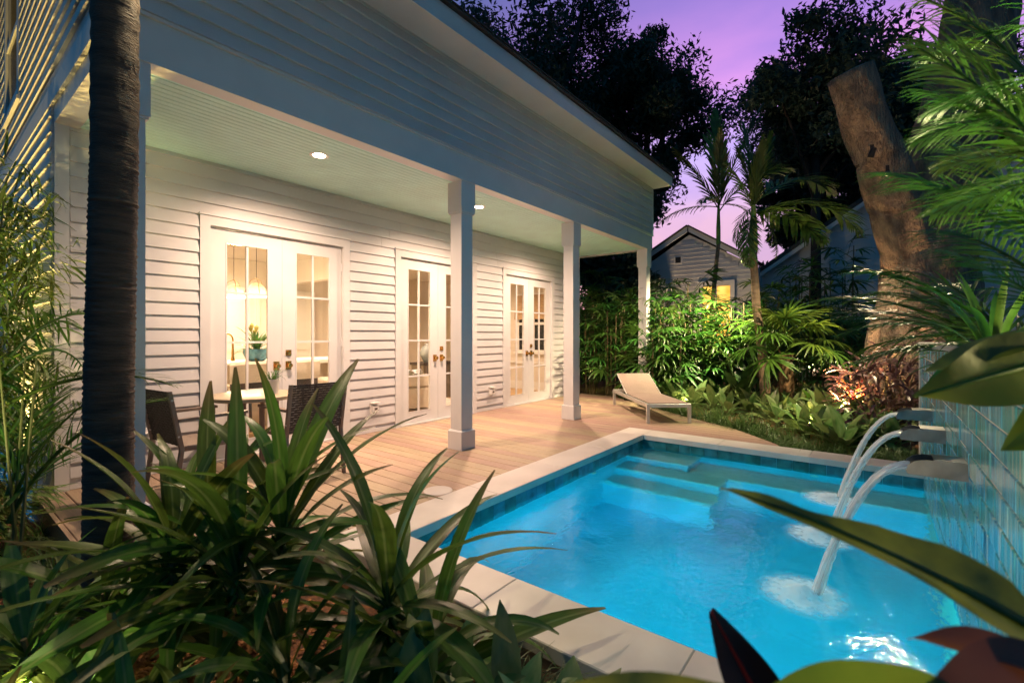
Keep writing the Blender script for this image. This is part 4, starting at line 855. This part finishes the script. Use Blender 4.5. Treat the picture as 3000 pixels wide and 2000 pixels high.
def leaf_cloud(centres, rad, n, size, flat=.8):
    """many small leaf faces scattered in clumps"""
    V = []; F = []; k = 0
    C = np.array([tuple(c) for c in centres]); ci = np.random.randint(0, len(C), n); rr = np.array(rad if hasattr(rad, '__len__') else [rad] * len(C))[ci]
    P = C[ci] + np.clip(np.random.normal(0, 1, (n, 3)), -1.7, 1.7) * rr[:, None] * np.array([.5, .5, .5 * flat])
    A = np.random.normal(0, 1, (n, 3)); A /= np.linalg.norm(A, axis=1)[:, None]; B = np.cross(A, np.random.normal(0, 1, (n, 3))); B /= np.linalg.norm(B, axis=1)[:, None]
    s = size * np.random.uniform(.6, 1.3, n)[:, None]
    Q = np.stack([P - A * s, P + B * s * .36, P + A * s, P - B * s * .36], 1).reshape(-1, 3)
    return Q, np.arange(n * 4).reshape(-1, 4)
def cloud_mesh(name, Q, F):
    me = bpy.data.meshes.new(name); me.from_pydata(Q.tolist(), [], F.tolist()); return me
Q, F = leaf_cloud([trk[-1] + Vector((U(-2, 2), U(-2, 2), U(1.6, 4.5))) for _ in range(40)], 1.1, 9000, .12); obj('crown', cloud_mesh('crown', Q, F), 'leaf_tree', big)
gnarly([trk[-1], trk[-1] + Vector((.3, -.2, 1.6)), trk[-1] + Vector((.9, -.7, 3.4))], [.40, .22, .06], 12).build('limb', 'bark', big, world=False, smooth='all')
def tree(loc, trunk_h, h, spread, n, size, label, r0=.35, seed=1, material='leaf_tree', limbs=7, clumps=80, low=.35, grp='dark trees against the evening sky', lean=(0, 0)):
    random.seed(seed); np.random.seed(seed); o = empty('shade_tree', loc, label, 'tree', grp); tb = MB(); tips = []
    top = Vector((lean[0], lean[1], trunk_h)); tb.tube([(0, 0, -.2), top * .5, top], [r0, r0 * .8, r0 * .65], 10)
    for i in range(limbs):
        az = i * 2.4 + U(-.3, .3); e = R(U(20, 75)); L_ = spread * U(.6, 1.0); d_ = Vector((math.cos(az) * math.cos(e), math.sin(az) * math.cos(e), math.sin(e) * (h - trunk_h) / spread))
        p0 = top * U(.75, 1); p1 = p0 + d_ * L_ * .5 + Vector((0, 0, .2)); p2 = p0 + d_ * L_; tb.tube([p0, p1, p2], [r0 * .42, r0 * .25, r0 * .08], 7)
        for k in range(5):
            b0 = p0.lerp(p2, U(.35, 1)); b1 = b0 + Vector((random.gauss(0, 1), random.gauss(0, 1), random.gauss(.3, .7))) * spread * .25; tb.tube([b0, b0.lerp(b1, .5) + Vector((0, 0, .1)), b1], [r0 * .13, r0 * .08, r0 * .02], 5); tips.append(b1); tips.append(b0.lerp(b1, .6))
        tips.append(p2)
    tb.build('trunk', 'bark_dark', o, world=False, smooth='all')
    cs = list(tips)
    while len(cs) < clumps:
        tp = random.choice(tips); cs.append(tp + Vector((random.gauss(0, 1), random.gauss(0, 1), random.gauss(-.1, .8))) * spread * .13)
    Q, F = leaf_cloud(cs, [spread * U(.10, .26) for _ in cs], n, size); obj('crown', cloud_mesh('crown', Q, F), material, o)
tree(at(1585, 17, -.2), 6.5, 14.5, 5.4, 46000, .105, 'tall dark tree rising behind the porch roof', .50, 3, clumps=105, low=.30)
tree(at(1880, 17, -.2), 6, 15.0, 3.7, 50000, .105, 'dark tree right of the roof end whose crown edges the pink sky', .4, 5, clumps=85, low=.25)
tree(at(1330, 22, -.2), 7, 17, 5.4, 18000, .13, 'dark tree at the top above the roof ridge', .45, 8, clumps=70, low=.4)
tree(at(2640, 15, -.2), 6.5, 12.5, 4.6, 40000, .10, 'open leafy tree behind the sawn off limb', .32, 13, clumps=70, low=.55)
tree(at(2470, 19, -.2), 4.2, 10.5, 3.4, 34000, .13, 'rounded dark tree above the neighbouring roof', .3, 17, clumps=60, low=.35)
tree(at(2390, 13.5, -.2), 7.0, 12.0, 3.0, 26000, .095, 'airy tree whose twigs hang above the sawn off limb', .16, 37, clumps=46, low=.60)
tree(at(1770, 15.5, -.2), 2.2, 5.6, 2.2, 9000, .17, 'dark bushy tree in the gap beyond the porch end', .2, 23, clumps=45, low=.1)
tree(at(2960, 16, -.2), 5.0, 11, 4.2, 12000, .18, 'dark tree at the right edge behind the fronds', .35, 29, clumps=60, low=.2)
for k, (u_, q_, h_) in enumerate(((1690, 13.5, 3.6), (1760, 14.2, 3.4), (1840, 14.6, 3.0), (2300, 14.0, 2.6), (2420, 13.6, 2.7))):
    tree(at(u_, q_, -.2), .5, h_, 1.5, 5000, .14, 'dense dark bush at the back of the garden, ' + ['first', 'second', 'third', 'fourth', 'fifth'][k] + ' from the porch', .08, 41 + k, 'leaf_dark', 6, 40, .05, 'dark bushes at the back of the garden')
random.seed(5); np.random.seed(5)
# ---------------------------------------------------------------- bamboo at the left
bam = leafset('bamboo_leaf', 6, lambda mb, i: [blade(mb, U(.12, .2), .016, U(.2, .9), 'lance', 3, .2, base=Vector((U(0, .12), U(-.05, .05), U(-.04, .04))), mtx=Matrix.Rotation(U(-1.1, 1.1), 3, 'Z') @ Matrix.Rotation(U(-.4, .9), 3, 'Y')) for _ in range(9)])
def bamboo(x, y, h, n, lab):
    o = empty('bamboo', (x, y, -.2), lab, 'bamboo', 'bamboo clumps against the side wall')
    for i in range(7):
        a = U(0, 6.28); r_ = U(.03, .22); ln = Vector((U(-.35, .35), U(-.35, .35), 0)); p0 = Vector((r_ * math.cos(a), r_ * math.sin(a), 0)); hh = h * U(.7, 1.05); pts = [p0 + ln * (t / 8) ** 2 + Vector((0, 0, hh * t / 8)) for t in range(9)]
        MB().tube(pts, [.014 - .0011 * t for t in range(9)], 6).build('culm', 'culm', o, world=False, smooth=True)
        for k in range(n):
            t = U(.06, 1); j = min(int(t * 8), 7); p = pts[j].lerp(pts[j + 1], t * 8 - j); az = U(0, 6.28); p = p + Vector((math.cos(az), math.sin(az), 0)) * U(0, .22); put(random.choice(bam), 'leaf_bamboo', o, p, az, R(U(-35, 45)), U(.9, 1.5), U(-.5, .5), 'leaf_spray')
for k_, (x, y, h, n) in enumerate(((.30, 4.75, 2.5, 44), (.18, 5.6, 3.0, 40), (-.12, 4.5, 2.6, 40), (-.35, 5.6, 2.8, 26), (-.5, 4.9, 2.6, 24))): bamboo(x, y, h, n, 'feathery bamboo clump, ' + ORD[k_] + ' in depth from the deck corner')
ar = empty('areca_palm', (.40, 4.15, -.2), 'fine leaved areca palm reaching in front of the siding beside the trunk', 'palm')
af = leafset('areca_frond', 5, lambda mb, i: frond_fn(mb, i, U(.8, 1.1), 20, .30, .014, U(.6, 1.3), .35, 3, .5, 50))
for i in range(15): a = U(-.9, 2.2); put(random.choice(af), 'leaf_frond', ar, (U(-.06, .06), U(-.06, .06), U(.2, 1.4)), a, R(U(15, 75)), U(.8, 1.15), 0, 'frond')
for i in range(3): MB().tube([(U(-.06, .06), U(-.06, .06), 0), (U(-.1, .1), U(-.1, .1), 1.35)], [.012, .004], 6).build('cane', 'culm', ar, world=False)
# ---------------------------------------------------------------- plants in the planter on the tile wall
def drac_fn(mb, i): blade(mb, U(.42, .6), U(.035, .05), U(.3, 1.3), 'strap', 9, .3)
rosette('dracaena', at(2905, 2.55, 1.10), 'upright strap leaved dracaena growing in the planter on the tile wall', 'plant', 'drac_leaf', 'leaf_frond', 22, drac_fn, 1.0, (5, 85), (.02, .12), None, 6, .03)
rosette('dracaena', at(2800, 3.9, 1.10), 'strap leaved dracaena farther back on the tile wall', 'plant', 'drac_leaf', 'leaf_frond', 18, drac_fn, 1.0, (0, 80), (.02, .1), None, 6, .03)
pf = leafset('planter_frond', 5, lambda mb, i: frond_fn(mb, i, U(.9, 1.1), 22, .34, .026, U(.5, 1.0), .15, 4, .6, 45))
pp = empty('parlour_palm', (4.6, -.72, 1.10), 'low arching palm spilling left over the end of the tile wall', 'palm')
for i in range(12): put(random.choice(pf), 'leaf_frond', pp, (U(-.1, .1), U(-.08, .08), U(0, .08)), U(-1.0, 2.4), R(U(8, 55)), U(.85, 1.2), U(-.3, .3), 'frond')
for (u0, v0, q0, u1, v1, q1) in ((2860, 985, 3.0, 2450, 905, 3.5), (2880, 970, 2.9, 2480, 960, 3.3), (2900, 975, 2.7, 2560, 850, 3.3), (2850, 990, 3.1, 2520, 1010, 3.5), (2920, 960, 2.6, 2650, 760, 3.2), (2900, 985, 2.8, 2600, 1000, 3.1)):
    p0, p1 = at3(u0, v0, q0), at3(u1, v1, q1); d_ = p1 - p0
    put(random.choice(pf), 'leaf_frond', pp, p0 - Vector(pp.location), math.atan2(d_.y, d_.x), math.asin(d_.z / d_.length) + .22, d_.length * 1.05, U(-.3, .3), 'frond')
# ---------------------------------------------------------------- fronds hanging in from the right
ov = empty('areca_palm', (1.75, -1.25, -.2), 'tall areca palm whose green fronds hang in from the upper right corner', 'palm')
for i in range(3): MB().tube([(U(-.1, .1), U(-.1, .1), 0), (U(-.1, .1), U(-.1, .1), 2.2)], [.03, .022], 7).build('cane', 'culm', ov, world=False)
of = leafset('over_frond', 5, lambda mb, i: frond_fn(mb, i, 1.0, 38, .42, .022, U(.4, .8), .2, 5, .8, 48))
for (u0, v0, q0, u1, v1, q1) in ((3150, 420, 1.25, 2700, 60, 1.45), (3150, 560, 1.2, 2720, 330, 1.5), (3180, 760, 1.25, 2600, 560, 1.6), (3120, 120, 1.3, 2720, -120, 1.5), (3200, 640, 1.1, 2700, 250, 1.35), (3180, 300, 1.15, 2740, 420, 1.4), (3100, 850, 1.4, 2720, 700, 1.9), (3150, 60, 1.2, 2740, 160, 1.4), (3220, 500, 1.0, 2800, 640, 1.3), (3200, 200, 1.05, 2760, 330, 1.25), (3200, 900, 1.3, 2800, 480, 1.6), (3200, 700, 1.1, 2750, 600, 1.4), (3200, 450, 1.0, 2800, 500, 1.2), (3180, 980, 1.3, 2780, 780, 1.6)):
    p0, p1 = at3(u0, v0, q0), at3(u1, v1, q1); d_ = p1 - p0; me = random.choice(of)
    put(me, 'leaf_frond', ov, p0 - Vector(ov.location), math.atan2(d_.y, d_.x), math.asin(d_.z / d_.length) + .25, d_.length * 1.15 / 1.0, U(-.5, .5), 'frond')
# ---------------------------------------------------------------- close foreground leaves at the right
def span_leaf(name, p0, p1, wd, sag, kind, material, parent, nrm=Vector((0, 0, 1)), seg=14, fold=.18, wave=.06, rib=None):
    p0 = Vector(p0); p1 = Vector(p1); ax = (p1 - p0); sd = ax.cross(nrm).normalized(); up = sd.cross(ax).normalized(); V = []; F = []; RB = []
    for i in range(seg + 1):
        t = i / seg; c = p0 + ax * t + up * (sag * 4 * t * (1 - t)); w = prof(kind, t) * wd / 2; wv = wave * wd * math.sin(t * 11)
        V += [c + sd * w + up * (w * fold * 2 + wv), c + sd * w * .5 + up * (w * fold * .8 + wv * .5), c, c - sd * w * .5 + up * (w * fold * .8 - wv * .5), c - sd * w + up * (w * fold * 2 - wv)]; RB.append(c + up * .001)
    for i in range(seg):
        for j in range(4): k = i * 5 + j; F.append((k, k + 1, k + 6, k + 5))
    me = bpy.data.meshes.new(name); me.from_pydata([tuple(v) for v in V], [], F); me.polygons.foreach_set('use_smooth', [True] * len(me.polygons)); o = obj(name, me, material, parent, world=True)
    if rib: subw(MB().tube(RB, [.0035 * (1 - .8 * i / seg) * wd / .05 for i in range(seg + 1)], 5), 'midrib', rib, o, smooth='all')
    return o
cr = empty('croton', at(2860, .50, -.2), 'croton with blotched dark green leaves very close at the lower right', 'plant')
MB().tube([at(2860, .50, -.2), at(2900, .52, .4), at3(2990, 1850, .52)], [.012, .01, .006], 7).build('stem', 'cane', cr)
span_leaf('leaf', at3(3080, 1880, .50), at3(2110, 1430, .62), .085, .018, 'croton', 'leaf_croton', cr, Vector((-.45, -.5, 1)), seg=26, rib='leaf_croton')
span_leaf('leaf', at3(3150, 2030, .45), at3(2660, 1870, .50), .042, .02, 'ovate', 'leaf_maroon', cr, Vector((-.3, -.4, 1)))
span_leaf('leaf', at3(3100, 1960, .46), at3(2640, 2120, .44), .07, .02, 'ovate', 'leaf_maroon', cr, Vector((-.5, -.6, 1)))
span_leaf('leaf', at3(2950, 2180, .42), at3(2160, 2080, .46), .075, .03, 'ovate', 'leaf_broad', cr, Vector((-.3, -.3, 1)))
span_leaf('leaf', at3(2500, 2200, .40), at3(1620, 2020, .46), .05, .02, 'lance', 'leaf_croton', cr, Vector((-.3, -.3, 1)))
sg = empty('seagrape', at(3150, .85, -.2), 'plant with broad yellow green leaves close at the right edge', 'plant')
MB().tube([at(3150, .85, -.2), at(3180, .85, .6), at3(3120, 1000, .85)], [.014, .012, .007], 7).build('stem', 'cane', sg)
span_leaf('leaf', at3(3120, 1045, .85), at3(2682, 1162, .80), .125, .012, 'ovate', 'leaf_broad', sg, Vector((-1, -.6, .45)), fold=.1, rib='leaf_fan')
span_leaf('leaf', at3(3110, 985, .86), at3(2694, 1098, .84), .062, .012, 'ovate', 'leaf_croton', sg, Vector((-.5, -.3, 1)), fold=.12)
span_leaf('leaf', at3(3200, 1100, .85), at3(2945, 1320, .80), .13, .02, 'ovate', 'leaf_broad', sg, Vector((-1, -.6, .45)), fold=.1)
bc = empty('cordyline', at(2200, .62, -.2), 'black leaved cordyline with a red midrib poking up at the bottom edge', 'plant')
MB().tube([at(2300, .62, -.2), at3(2300, 2300, .62)], .008, 6).build('stem', 'cane', bc)
span_leaf('leaf', at3(2330, 2260, .62), at3(2082, 1786, .66), .088, .012, 'lance', 'leaf_black', bc, Vector((-.9, -.5, .35)), wave=.05, rib='red_rib')
span_leaf('leaf', at3(2330, 2270, .60), at3(2560, 2000, .55), .07, .012, 'lance', 'leaf_black', bc, Vector((-.8, -.5, .5)), rib='red_rib')
# ================================================================== NEIGHBOURING HOUSE
nh = empty('neighbour_house', (15, 4.7, -.1), 'grey clapboard neighbouring house with a gable and one lit window', 'house')
NX = 15.0; pk, pkz, ly, lz, ry, rz_ = 4.70, 4.55, 7.0, 3.30, 2.95, 3.42
w = MB(); w.prism([(ly - .25, -.1), (ry, -.1), (ry, rz_ - .05), (pk, pkz - .12), (ly - .25, lz - .1)], NX, NX + 5, 'x'); nw = w.build('gable_wall', 'paint', nh)
def zroof(y): return pkz - (y - pk) * (pkz - lz) / (ly - pk) if y > pk else pkz - (pk - y) * (pkz - rz_) / (pk - ry)
z = .6
while z < pkz - .36:
    y1 = min(ly - .26, pk + (pkz - z - .31) * (ly - pk) / (pkz - lz)); y0 = pk - (pkz - z - .31) * (pk - ry) / (pkz - rz_) if z > rz_ - .2 else ry
    if z + .13 > .95 and z < 2.95 and y1 > 4.5:
        if z < 2.9:
            for a, c in ((y0, 3.38), (4.42, y1)): subw(lap('y', a, c, z, z + .13, NX, -1), 'siding_board', 'paint', nw)
        else: subw(lap('y', y0, y1, z, z + .13, NX, -1), 'siding_board', 'paint', nw)
    else: subw(lap('y', y0, y1, z, z + .13, NX, -1), 'siding_board', 'paint', nw)
    z += .13
for ya, za, yb_, zb_ in ((pk + .02, pkz - .05, ly + .15, lz - .16), (pk - .02, pkz - .05, ry, rz_ - .05)):
    r = MB(); r.prism([(ya, za), (ya, za + .16), (yb_, zb_ + .16), (yb_, zb_)], NX - .16, NX - .12, 'x'); subw(r, 'rake_board', 'trim', nw)
    r = MB(); r.prism([(ya, za + .161), (ya, za + .21), (yb_, zb_ + .21), (yb_, zb_ + .161)], NX - .22, NX + 5, 'x'); r.build('roof', 'roof', nh)
g_ = MB(); g_.prism([(ly + .10, lz - .08), (ly + .24, lz - .05), (ly + .25, lz + .03), (ly + .10, lz + .03)], NX - .25, NX + 5, 'x'); g_.build('gutter', 'white_plastic', nh, smooth=False)
MB().tube([(NX - .1, ly + .16, lz - .05), (NX - .1, ly + .14, lz - .22), (NX - .08, ly - .05, lz - .42), (NX - .08, ly - .10, lz - .6), (NX - .08, ly - .1, 0)], .05, 10).build('downspout', 'white_plastic', nh, smooth=True)
v_ = MB().box(NX - .03, NX, 4.92, 5.16, 3.55, 3.80).build('gable_vent', 'trim', nh); subw(MB().box(NX - .036, NX - .031, 4.955, 5.125, 3.585, 3.765), 'louvre', 'black', v_)
wf = MB(); y0, y1, z0, z1 = 3.5, 4.3, 1.05, 2.80
for (a, c, e, f_) in ((y0 - .12, y0, z0 - .12, z1 + .14), (y1, y1 + .12, z0 - .12, z1 + .14), (y0, y1, z1, z1 + .14), (y0, y1, z0 - .12, z0)): wf.box(NX - .05, NX - .02, a, c, e, f_)
for zz in (z0 + .58, z0 + 1.16): wf.box(NX - .035, NX - .02, y0, y1, zz - .02, zz + .02)
wf.box(NX - .035, NX - .02, (y0 + y1) / 2 - .02, (y0 + y1) / 2 + .02, z0, z1); nwin = wf.build('window', 'trim', nh)
for r_ in range(3):
    for c in range(2): subw(MB().box(NX - .024, NX - .0225, y0 + c * .4 + .012, y0 + (c + 1) * .4 - .012, z0 + r_ * .58 + .02, z0 + (r_ + 1) * .58 - .02), 'pane', 'lit_room', nwin)
n2 = MB(); n2.prism([(3.0, -.1), (3.0, 3.2), (-1.0, 5.9), (-7, 3.0), (-7, -.1)], 16.6, 20, 'x'); nw2 = n2.build('rear_wing', 'paint', nh)
for k in range(32):
    z = 1.0 + k * .15
    if z > 5.5: break
    y1 = min(2.98, 2.98 - (z - 3.0) * 4 / 2.7) if z > 3.0 else 2.98; subw(lap('y', -4, y1, z, z + .15, 16.6, -1), 'siding_board', 'paint', nw2)
r = MB(); r.prism([(3.35, 3.0), (3.35, 3.12), (-1.0, 6.1), (-1.0, 5.96)], 16.3, 20, 'x'); r.build('roof', 'roof', nh)
r = MB(); r.prism([(3.33, 2.86), (3.33, 2.995), (-1.0, 5.955), (-1.0, 5.82)], 16.32, 16.36, 'x'); r.build('rake_board', 'trim', nh)
# ================================================================== KITCHEN AND LIVING ROOM BEHIND THE DOORS
isl = empty('kitchen_island', (3.4, 7.1, 0), 'white kitchen island seen through the nearest doors', 'kitchen island')
MB().cbox(-1.25, 1.35, -.45, .5, .88, .93, .006).build('worktop', 'interior_white', isl, world=False)
MB().box(-1.1, 1.2, -.12, .45, .02, .879).build('cabinet', 'cream', isl, world=False)
for x_ in (-1.2, 1.2): MB().box(x_, x_ + .1, -.42, -.32, .01, .879).build('leg', 'interior_white', isl, world=False)
for x_, lb in ((2.62, 'cream bar stool at the island behind the left door leaf'), (3.35, 'cream bar stool at the island seen between the door leaves'), (3.95, 'cream bar stool at the island behind the right door leaf')):
    o = empty('bar_stool', (x_, 6.45, 0), lb, 'stool', 'bar stools at the island'); MB().cbox(-.22, .22, -.2, .2, .58, .67, .03).build('seat', 'cream', o, world=False, smooth=True)
    MB().cbox(-.22, .22, -.24, -.17, .70, .96, .03).build('backrest', 'cream', o, world=False, smooth=True)
    for sx in (-1, 1):
        for sy in (-1, 1): MB().tube([(sx * .21, sy * .19, .003), (sx * .18, sy * .16, .579)], .018, 6).build('leg', 'dark_wood', o, world=False)
    MB().box(-.2, .2, -.21, -.19, .58, .72).build('back_support', 'dark_wood', o, world=False)
fa_ = at(682, 6.75, .931); o = empty('kitchen_faucet', fa_, 'brass gooseneck faucet on the kitchen island', 'faucet')
MB().tube([(0, 0, 0), (0, 0, .06), (0, 0, .25)], [.03, .018, .014], 10).build('base', 'brass', o, world=False, smooth=True)
MB().tube([(0, 0, .25)] + [(-.09 + .09 * math.cos(R(a)), 0, .30 + .09 * math.sin(R(a))) for a in range(0, 181, 20)] + [(-.18, 0, .24)], .012, 8).build('spout', 'brass', o, world=False, smooth=True)
bl = at(752, 6.7, .931); o = empty('potted_plant', bl, 'leafy plant with pale flowers in a blue glazed bowl on the island', 'potted plant')
MB().lathe([(0, 0), (.09, 0), (.15, .05), (.175, .12), (.17, .17), (.155, .17), (.14, .14), (0, .14)], n=28).build('bowl', 'blue_glaze', o, world=False, smooth=True)
ms = leafset('bowl_leaf', 5, lambda mb, i: blade(mb, U(.3, .42), .045, U(.3, 1.0), 'lance', 6, .3))
for i in range(34): put(random.choice(ms), 'leaf_frond', o, (U(-.05, .05), U(-.05, .05), .14), i * 2.4, R(U(15, 88)), U(.8, 1.1), U(-.4, .4))
for i in range(4): b = MB().lathe([(0, .0), (.02, .03), (.035, .07), (.0, .10)], n=8); f_ = b.build('flower', 'flower', o, world=False); f_.location = (U(-.06, .06), U(-.06, .06), U(.35, .45))
for u, lb in ((685, 'cream dome pendant lamp over the island, left one'), (751, 'cream dome pendant lamp over the island, right one')):
    p = at(u, 7.4 if u < 700 else 7.2, IZ); o = empty('pendant_lamp', p, lb, 'pendant lamp', 'pendants over the island'); hz = -.84
    MB().lathe([(0, 0), (.06, 0), (.06, -.025), (0, -.025)], n=18).build('canopy', 'brass', o, world=False); MB().tube([(0, 0, -.02), (0, 0, hz + .27)], .004, 5).build('cord', 'black', o, world=False)
    MB().lathe([(.0, hz + .22), (.05, hz + .21), (.11, hz + .15), (.15, hz + .06), (.165, hz)], n=26).build('lamp_shade', 'shade_cream', o, world=False, smooth='all')
    b = MB()
    for k in range(3): a = R(120 * k + 20); b.tube([(0, 0, hz + .29), (.09 * math.cos(a), .09 * math.sin(a), hz + .24), (.16 * math.cos(a), .16 * math.sin(a), hz + .08), (.172 * math.cos(a), .172 * math.sin(a), hz)], .004, 5)
    b.build('harp', 'brass', o, world=False); MB().lathe([(0, hz + .012), (.16, hz + .012)], n=24).build('diffuser', 'pendant_glow', o, world=False)
    light('lamp', 'POINT', p + Vector((0, 0, hz - .03)), 110, (1, .70, .38), o, shadow_soft_size=.12)
so_ = empty('armchair', (5.35, 6.75, 0), 'cream upholstered armchair seen through the middle doors', 'armchair', rz=R(-20))
MB().cbox(-.45, .45, -.42, .42, .05, .42, .05).build('seat', 'cream', so_, world=False, smooth=True); MB().cbox(-.45, -.22, -.421, .421, .421, .78, .06).build('backrest', 'cream', so_, world=False, smooth=True)
for s in (-1, 1): MB().cbox(-.21, .45, s * .34 - .09, s * .34 + .09, .421, .62, .04).build('armrest', 'cream', so_, world=False, smooth=True)
th_ = MB(); nn = 12
for i in range(nn + 1):
    for j in range(nn + 1): th_.v.append((-.15 + .45 * i / nn, -.44 + .2 * j / nn, .66 + .035 * math.sin(i * 1.3 + j) - .02 * j / nn + .03 * random.random()))
for i in range(nn):
    for j in range(nn): k = i * (nn + 1) + j; th_.f.append((k, k + 1, k + nn + 2, k + nn + 1))
o = th_.build('throw_blanket', 'throw', None, smooth='all'); o.location = (5.35, 6.75, .0); o.rotation_euler = (0, 0, R(-20)); tag(o, 'pale blue throw draped over the armchair arm', 'blanket')
o = MB().lathe([(0, .012), (.95, .012), (.96, .002), (0, .002)], n=40).build('area_rug', 'rug', None); o.location = (5.9, 7.2, .001); tag(o, 'pale round rug under the armchair', 'rug')
cs = empty('console_table', (6.75, 7.3, 0), 'slatted grey wood console behind the middle doors', 'console')
MB().box(-.5, .5, -.2, .2, .70, .75).build('table_top', 'dark_wood', cs, world=False)
for k in range(16): MB().box(-.48 + k * .06, -.445 + k * .06, -.18, .18, .01, .699).build('slat', 'greywood', cs, world=False)
o = MB().lathe([(0, 0), (.08, 0), (.15, .12), (.16, .2), (.12, .3), (.06, .35), (.065, .38), (.045, .38)], n=28).build('vase', 'grey_glaze', None, smooth='all'); o.location = (6.55, 7.3, .751); tag(o, 'rounded grey vase on the slatted console', 'vase')
# pot on the patio table
o = empty('potted_plant', (2.19, 4.68, .726), 'small grassy plant in a white pot on the patio table', 'potted plant')
MB().lathe([(0, 0), (.055, 0), (.07, .14), (.064, .14), (.06, .12), (0, .12)], n=24).build('pot', 'white_plastic', o, world=False, smooth=True)
ms = leafset('pot_leaf', 5, lambda mb, i: blade(mb, U(.15, .24), .014, U(.9, 2.0), 'grass', 6, .2))
for i in range(26): put(random.choice(ms), 'leaf_frond', o, (U(-.03, .03), U(-.03, .03), .12), i * 2.4, R(U(35, 85)), U(.8, 1.2))
# ================================================================== GARDEN LIGHTS (bronze bullets hidden in the planting, some added where marked)
def garden_light(p, target, e, label, col=(1, .72, .30), size=110, blend=.7):
    p = Vector(p); o = empty('garden_spotlight', p, label, 'garden light', 'bronze garden spotlights'); d_ = (Vector(target) - p - Vector((0, 0, .16))).normalized(); q = d_.to_track_quat('Z', 'Y')
    MB().tube([(0, 0, -.05), (0, 0, .13)], .008, 6).build('stake', 'bronze', o, world=False)
    b = MB().lathe([(0, -.05), (.025, -.045), (.03, .0), (.033, .05), (.028, .05), (.026, .035)], n=16); b.v = [tuple(q @ Vector(v) + Vector((0, 0, .16))) for v in b.v]; b.build('housing', 'bronze', o, world=False, smooth=True)
    b = MB().lathe([(0, .036), (.026, .036)], n=16); b.v = [tuple(q @ Vector(v) + Vector((0, 0, .16))) for v in b.v]; b.build('lens', 'garden_lens', o, world=False)
    light('lamp', 'SPOT', p + Vector((0, 0, .16)) + d_ * .07, e, col, o, target, spot_size=R(size), spot_blend=blend, shadow_soft_size=.03)
garden_light((7.45, .75, -.10), (9.4, 1.3, 1.7), 45, 'garden spotlight in the border pointing at the fan palm', size=140)
garden_light((8.75, 2.75, -.10), (10.0, 4.1, 1.5), 30, 'garden spotlight in the border pointing at the lady palms', size=140)
garden_light((8.0, .45, -.06), (8.9, -.3, 3.2), 1100, 'garden spotlight pointing up the big tree trunk', (1, .60, .28), 90)
garden_light((-.45, 2.9, -.2), (.05, 5.4, 1.9), 260, 'garden spotlight pointing up at the bamboo', (1, .80, .36), 62)
garden_light((.05, 1.75, -.2), (.6, 1.5, -.2), 9, 'low garden light among the mulch at the lower left', (1, .66, .25), 150)
garden_light((2.6, -.95, 1.10), (1.7, -.75, 2.6), 330, 'garden spotlight in the planter pointing up at the fronds', (1, .88, .42), 115)
garden_light((10.4, 5.9, -.06), (11.0, 4.9, 1.5), 160, 'garden spotlight behind the porch end', (1, .75, .35), 130)
garden_light((14.1, 4.9, -.06), (15.0, 4.4, 3.6), 480, 'garden spotlight pointing at the neighbouring gable', (1, .70, .42), 140)
garden_light((.42, 6.7, -.2), (.74, 6.5, 4.0), 900, 'garden spotlight at the foot of the side wall behind the bamboo', (1, .70, .20), 120)
garden_light((1.62, -.80, 1.10), (1.15, -.12, 1.35), 34, 'added spotlight at the near end of the planter backlighting the broad leaves', (1, .85, .35), 150)  # added lamp, backlights the broad leaves
garden_light((.20, 2.55, -.2), (.75, 1.5, .25), 30, 'garden spotlight behind the palm trunk pointing at the cordylines', (1, .82, .52), 140)
def added_tree_light(p, target, e, label, size=100):  # unseen lamps added in the trees to brighten what lies below
    p = Vector(p); o = empty('added_downlight', p, label, 'garden light', 'downlights added in the trees'); d_ = (Vector(target) - p).normalized(); q = d_.to_track_quat('Z', 'Y')
    b = MB().lathe([(0, -.07), (.03, -.06), (.035, .0), (.038, .06), (.033, .06), (.03, .03)], n=16); b.v = [tuple(q @ Vector(v)) for v in b.v]; b.build('housing', 'bronze', o, world=False, smooth=True)
    b = MB().lathe([(0, .031), (.03, .031)], n=16); b.v = [tuple(q @ Vector(v)) for v in b.v]; b.build('lens', 'garden_lens', o, world=False)
    MB().box(-.02, .02, -.02, .02, .0, .1).build('bracket', 'bronze', o, world=False)
    light('lamp', 'SPOT', p + d_ * .08, e, (1, .80, .46), o, target, spot_size=R(size), spot_blend=.9, shadow_soft_size=.05)
pq = at(2225, 8.25); added_tree_light((pq.x + .02, pq.y + .22, 2.75), (10.0, 3.6, .4), 1500, 'added downlight on the ringed palm under its crown, brightening the bank', 105)  # added fill lamp for the plant bank
pq = at(2555, 6.22); added_tree_light((pq.x, pq.y, 3.7), (8.5, 1.4, .0), 900, 'added downlight on the sawn off limb brightening the bed below', 85)  # added fill lamp for the far bed
garden_light((.28, .46, -.2), (.72, .05, .95), 110, 'added unseen spotlight at the near pool end brightening the close leaves', (1, .80, .50), 120)  # added lamp out of view, fills the near leaves from the front
added_tree_light((pb.x + .14, pb.y - .06, 3.35), (1.0, 1.75, .1), 135, 'added unseen downlight on the dark palm trunk brightening the cordylines', 75)  # added lamp above the frame, lights the front bed
garden_light((15.4, 1.6, -.06), (16.6, .8, 3.4), 700, 'added spotlight warming the rear wing next door', (1, .70, .45), 140)  # added lamp to take the blue off the wing wall
garden_light((2.95, -1.1, 1.10), (4.3, -.5, 1.5), 60, 'garden spotlight low in the planter pointing along the fronds', (1, .88, .42), 120)
pq = at(2600, 6.28); added_tree_light((pq.x, pq.y, 3.45), (3.7, .05, .2), 420, 'added downlight on the sawn off limb brightening the jets and spouts', 48)  # added lamp giving jets, foam and spouts their highlights
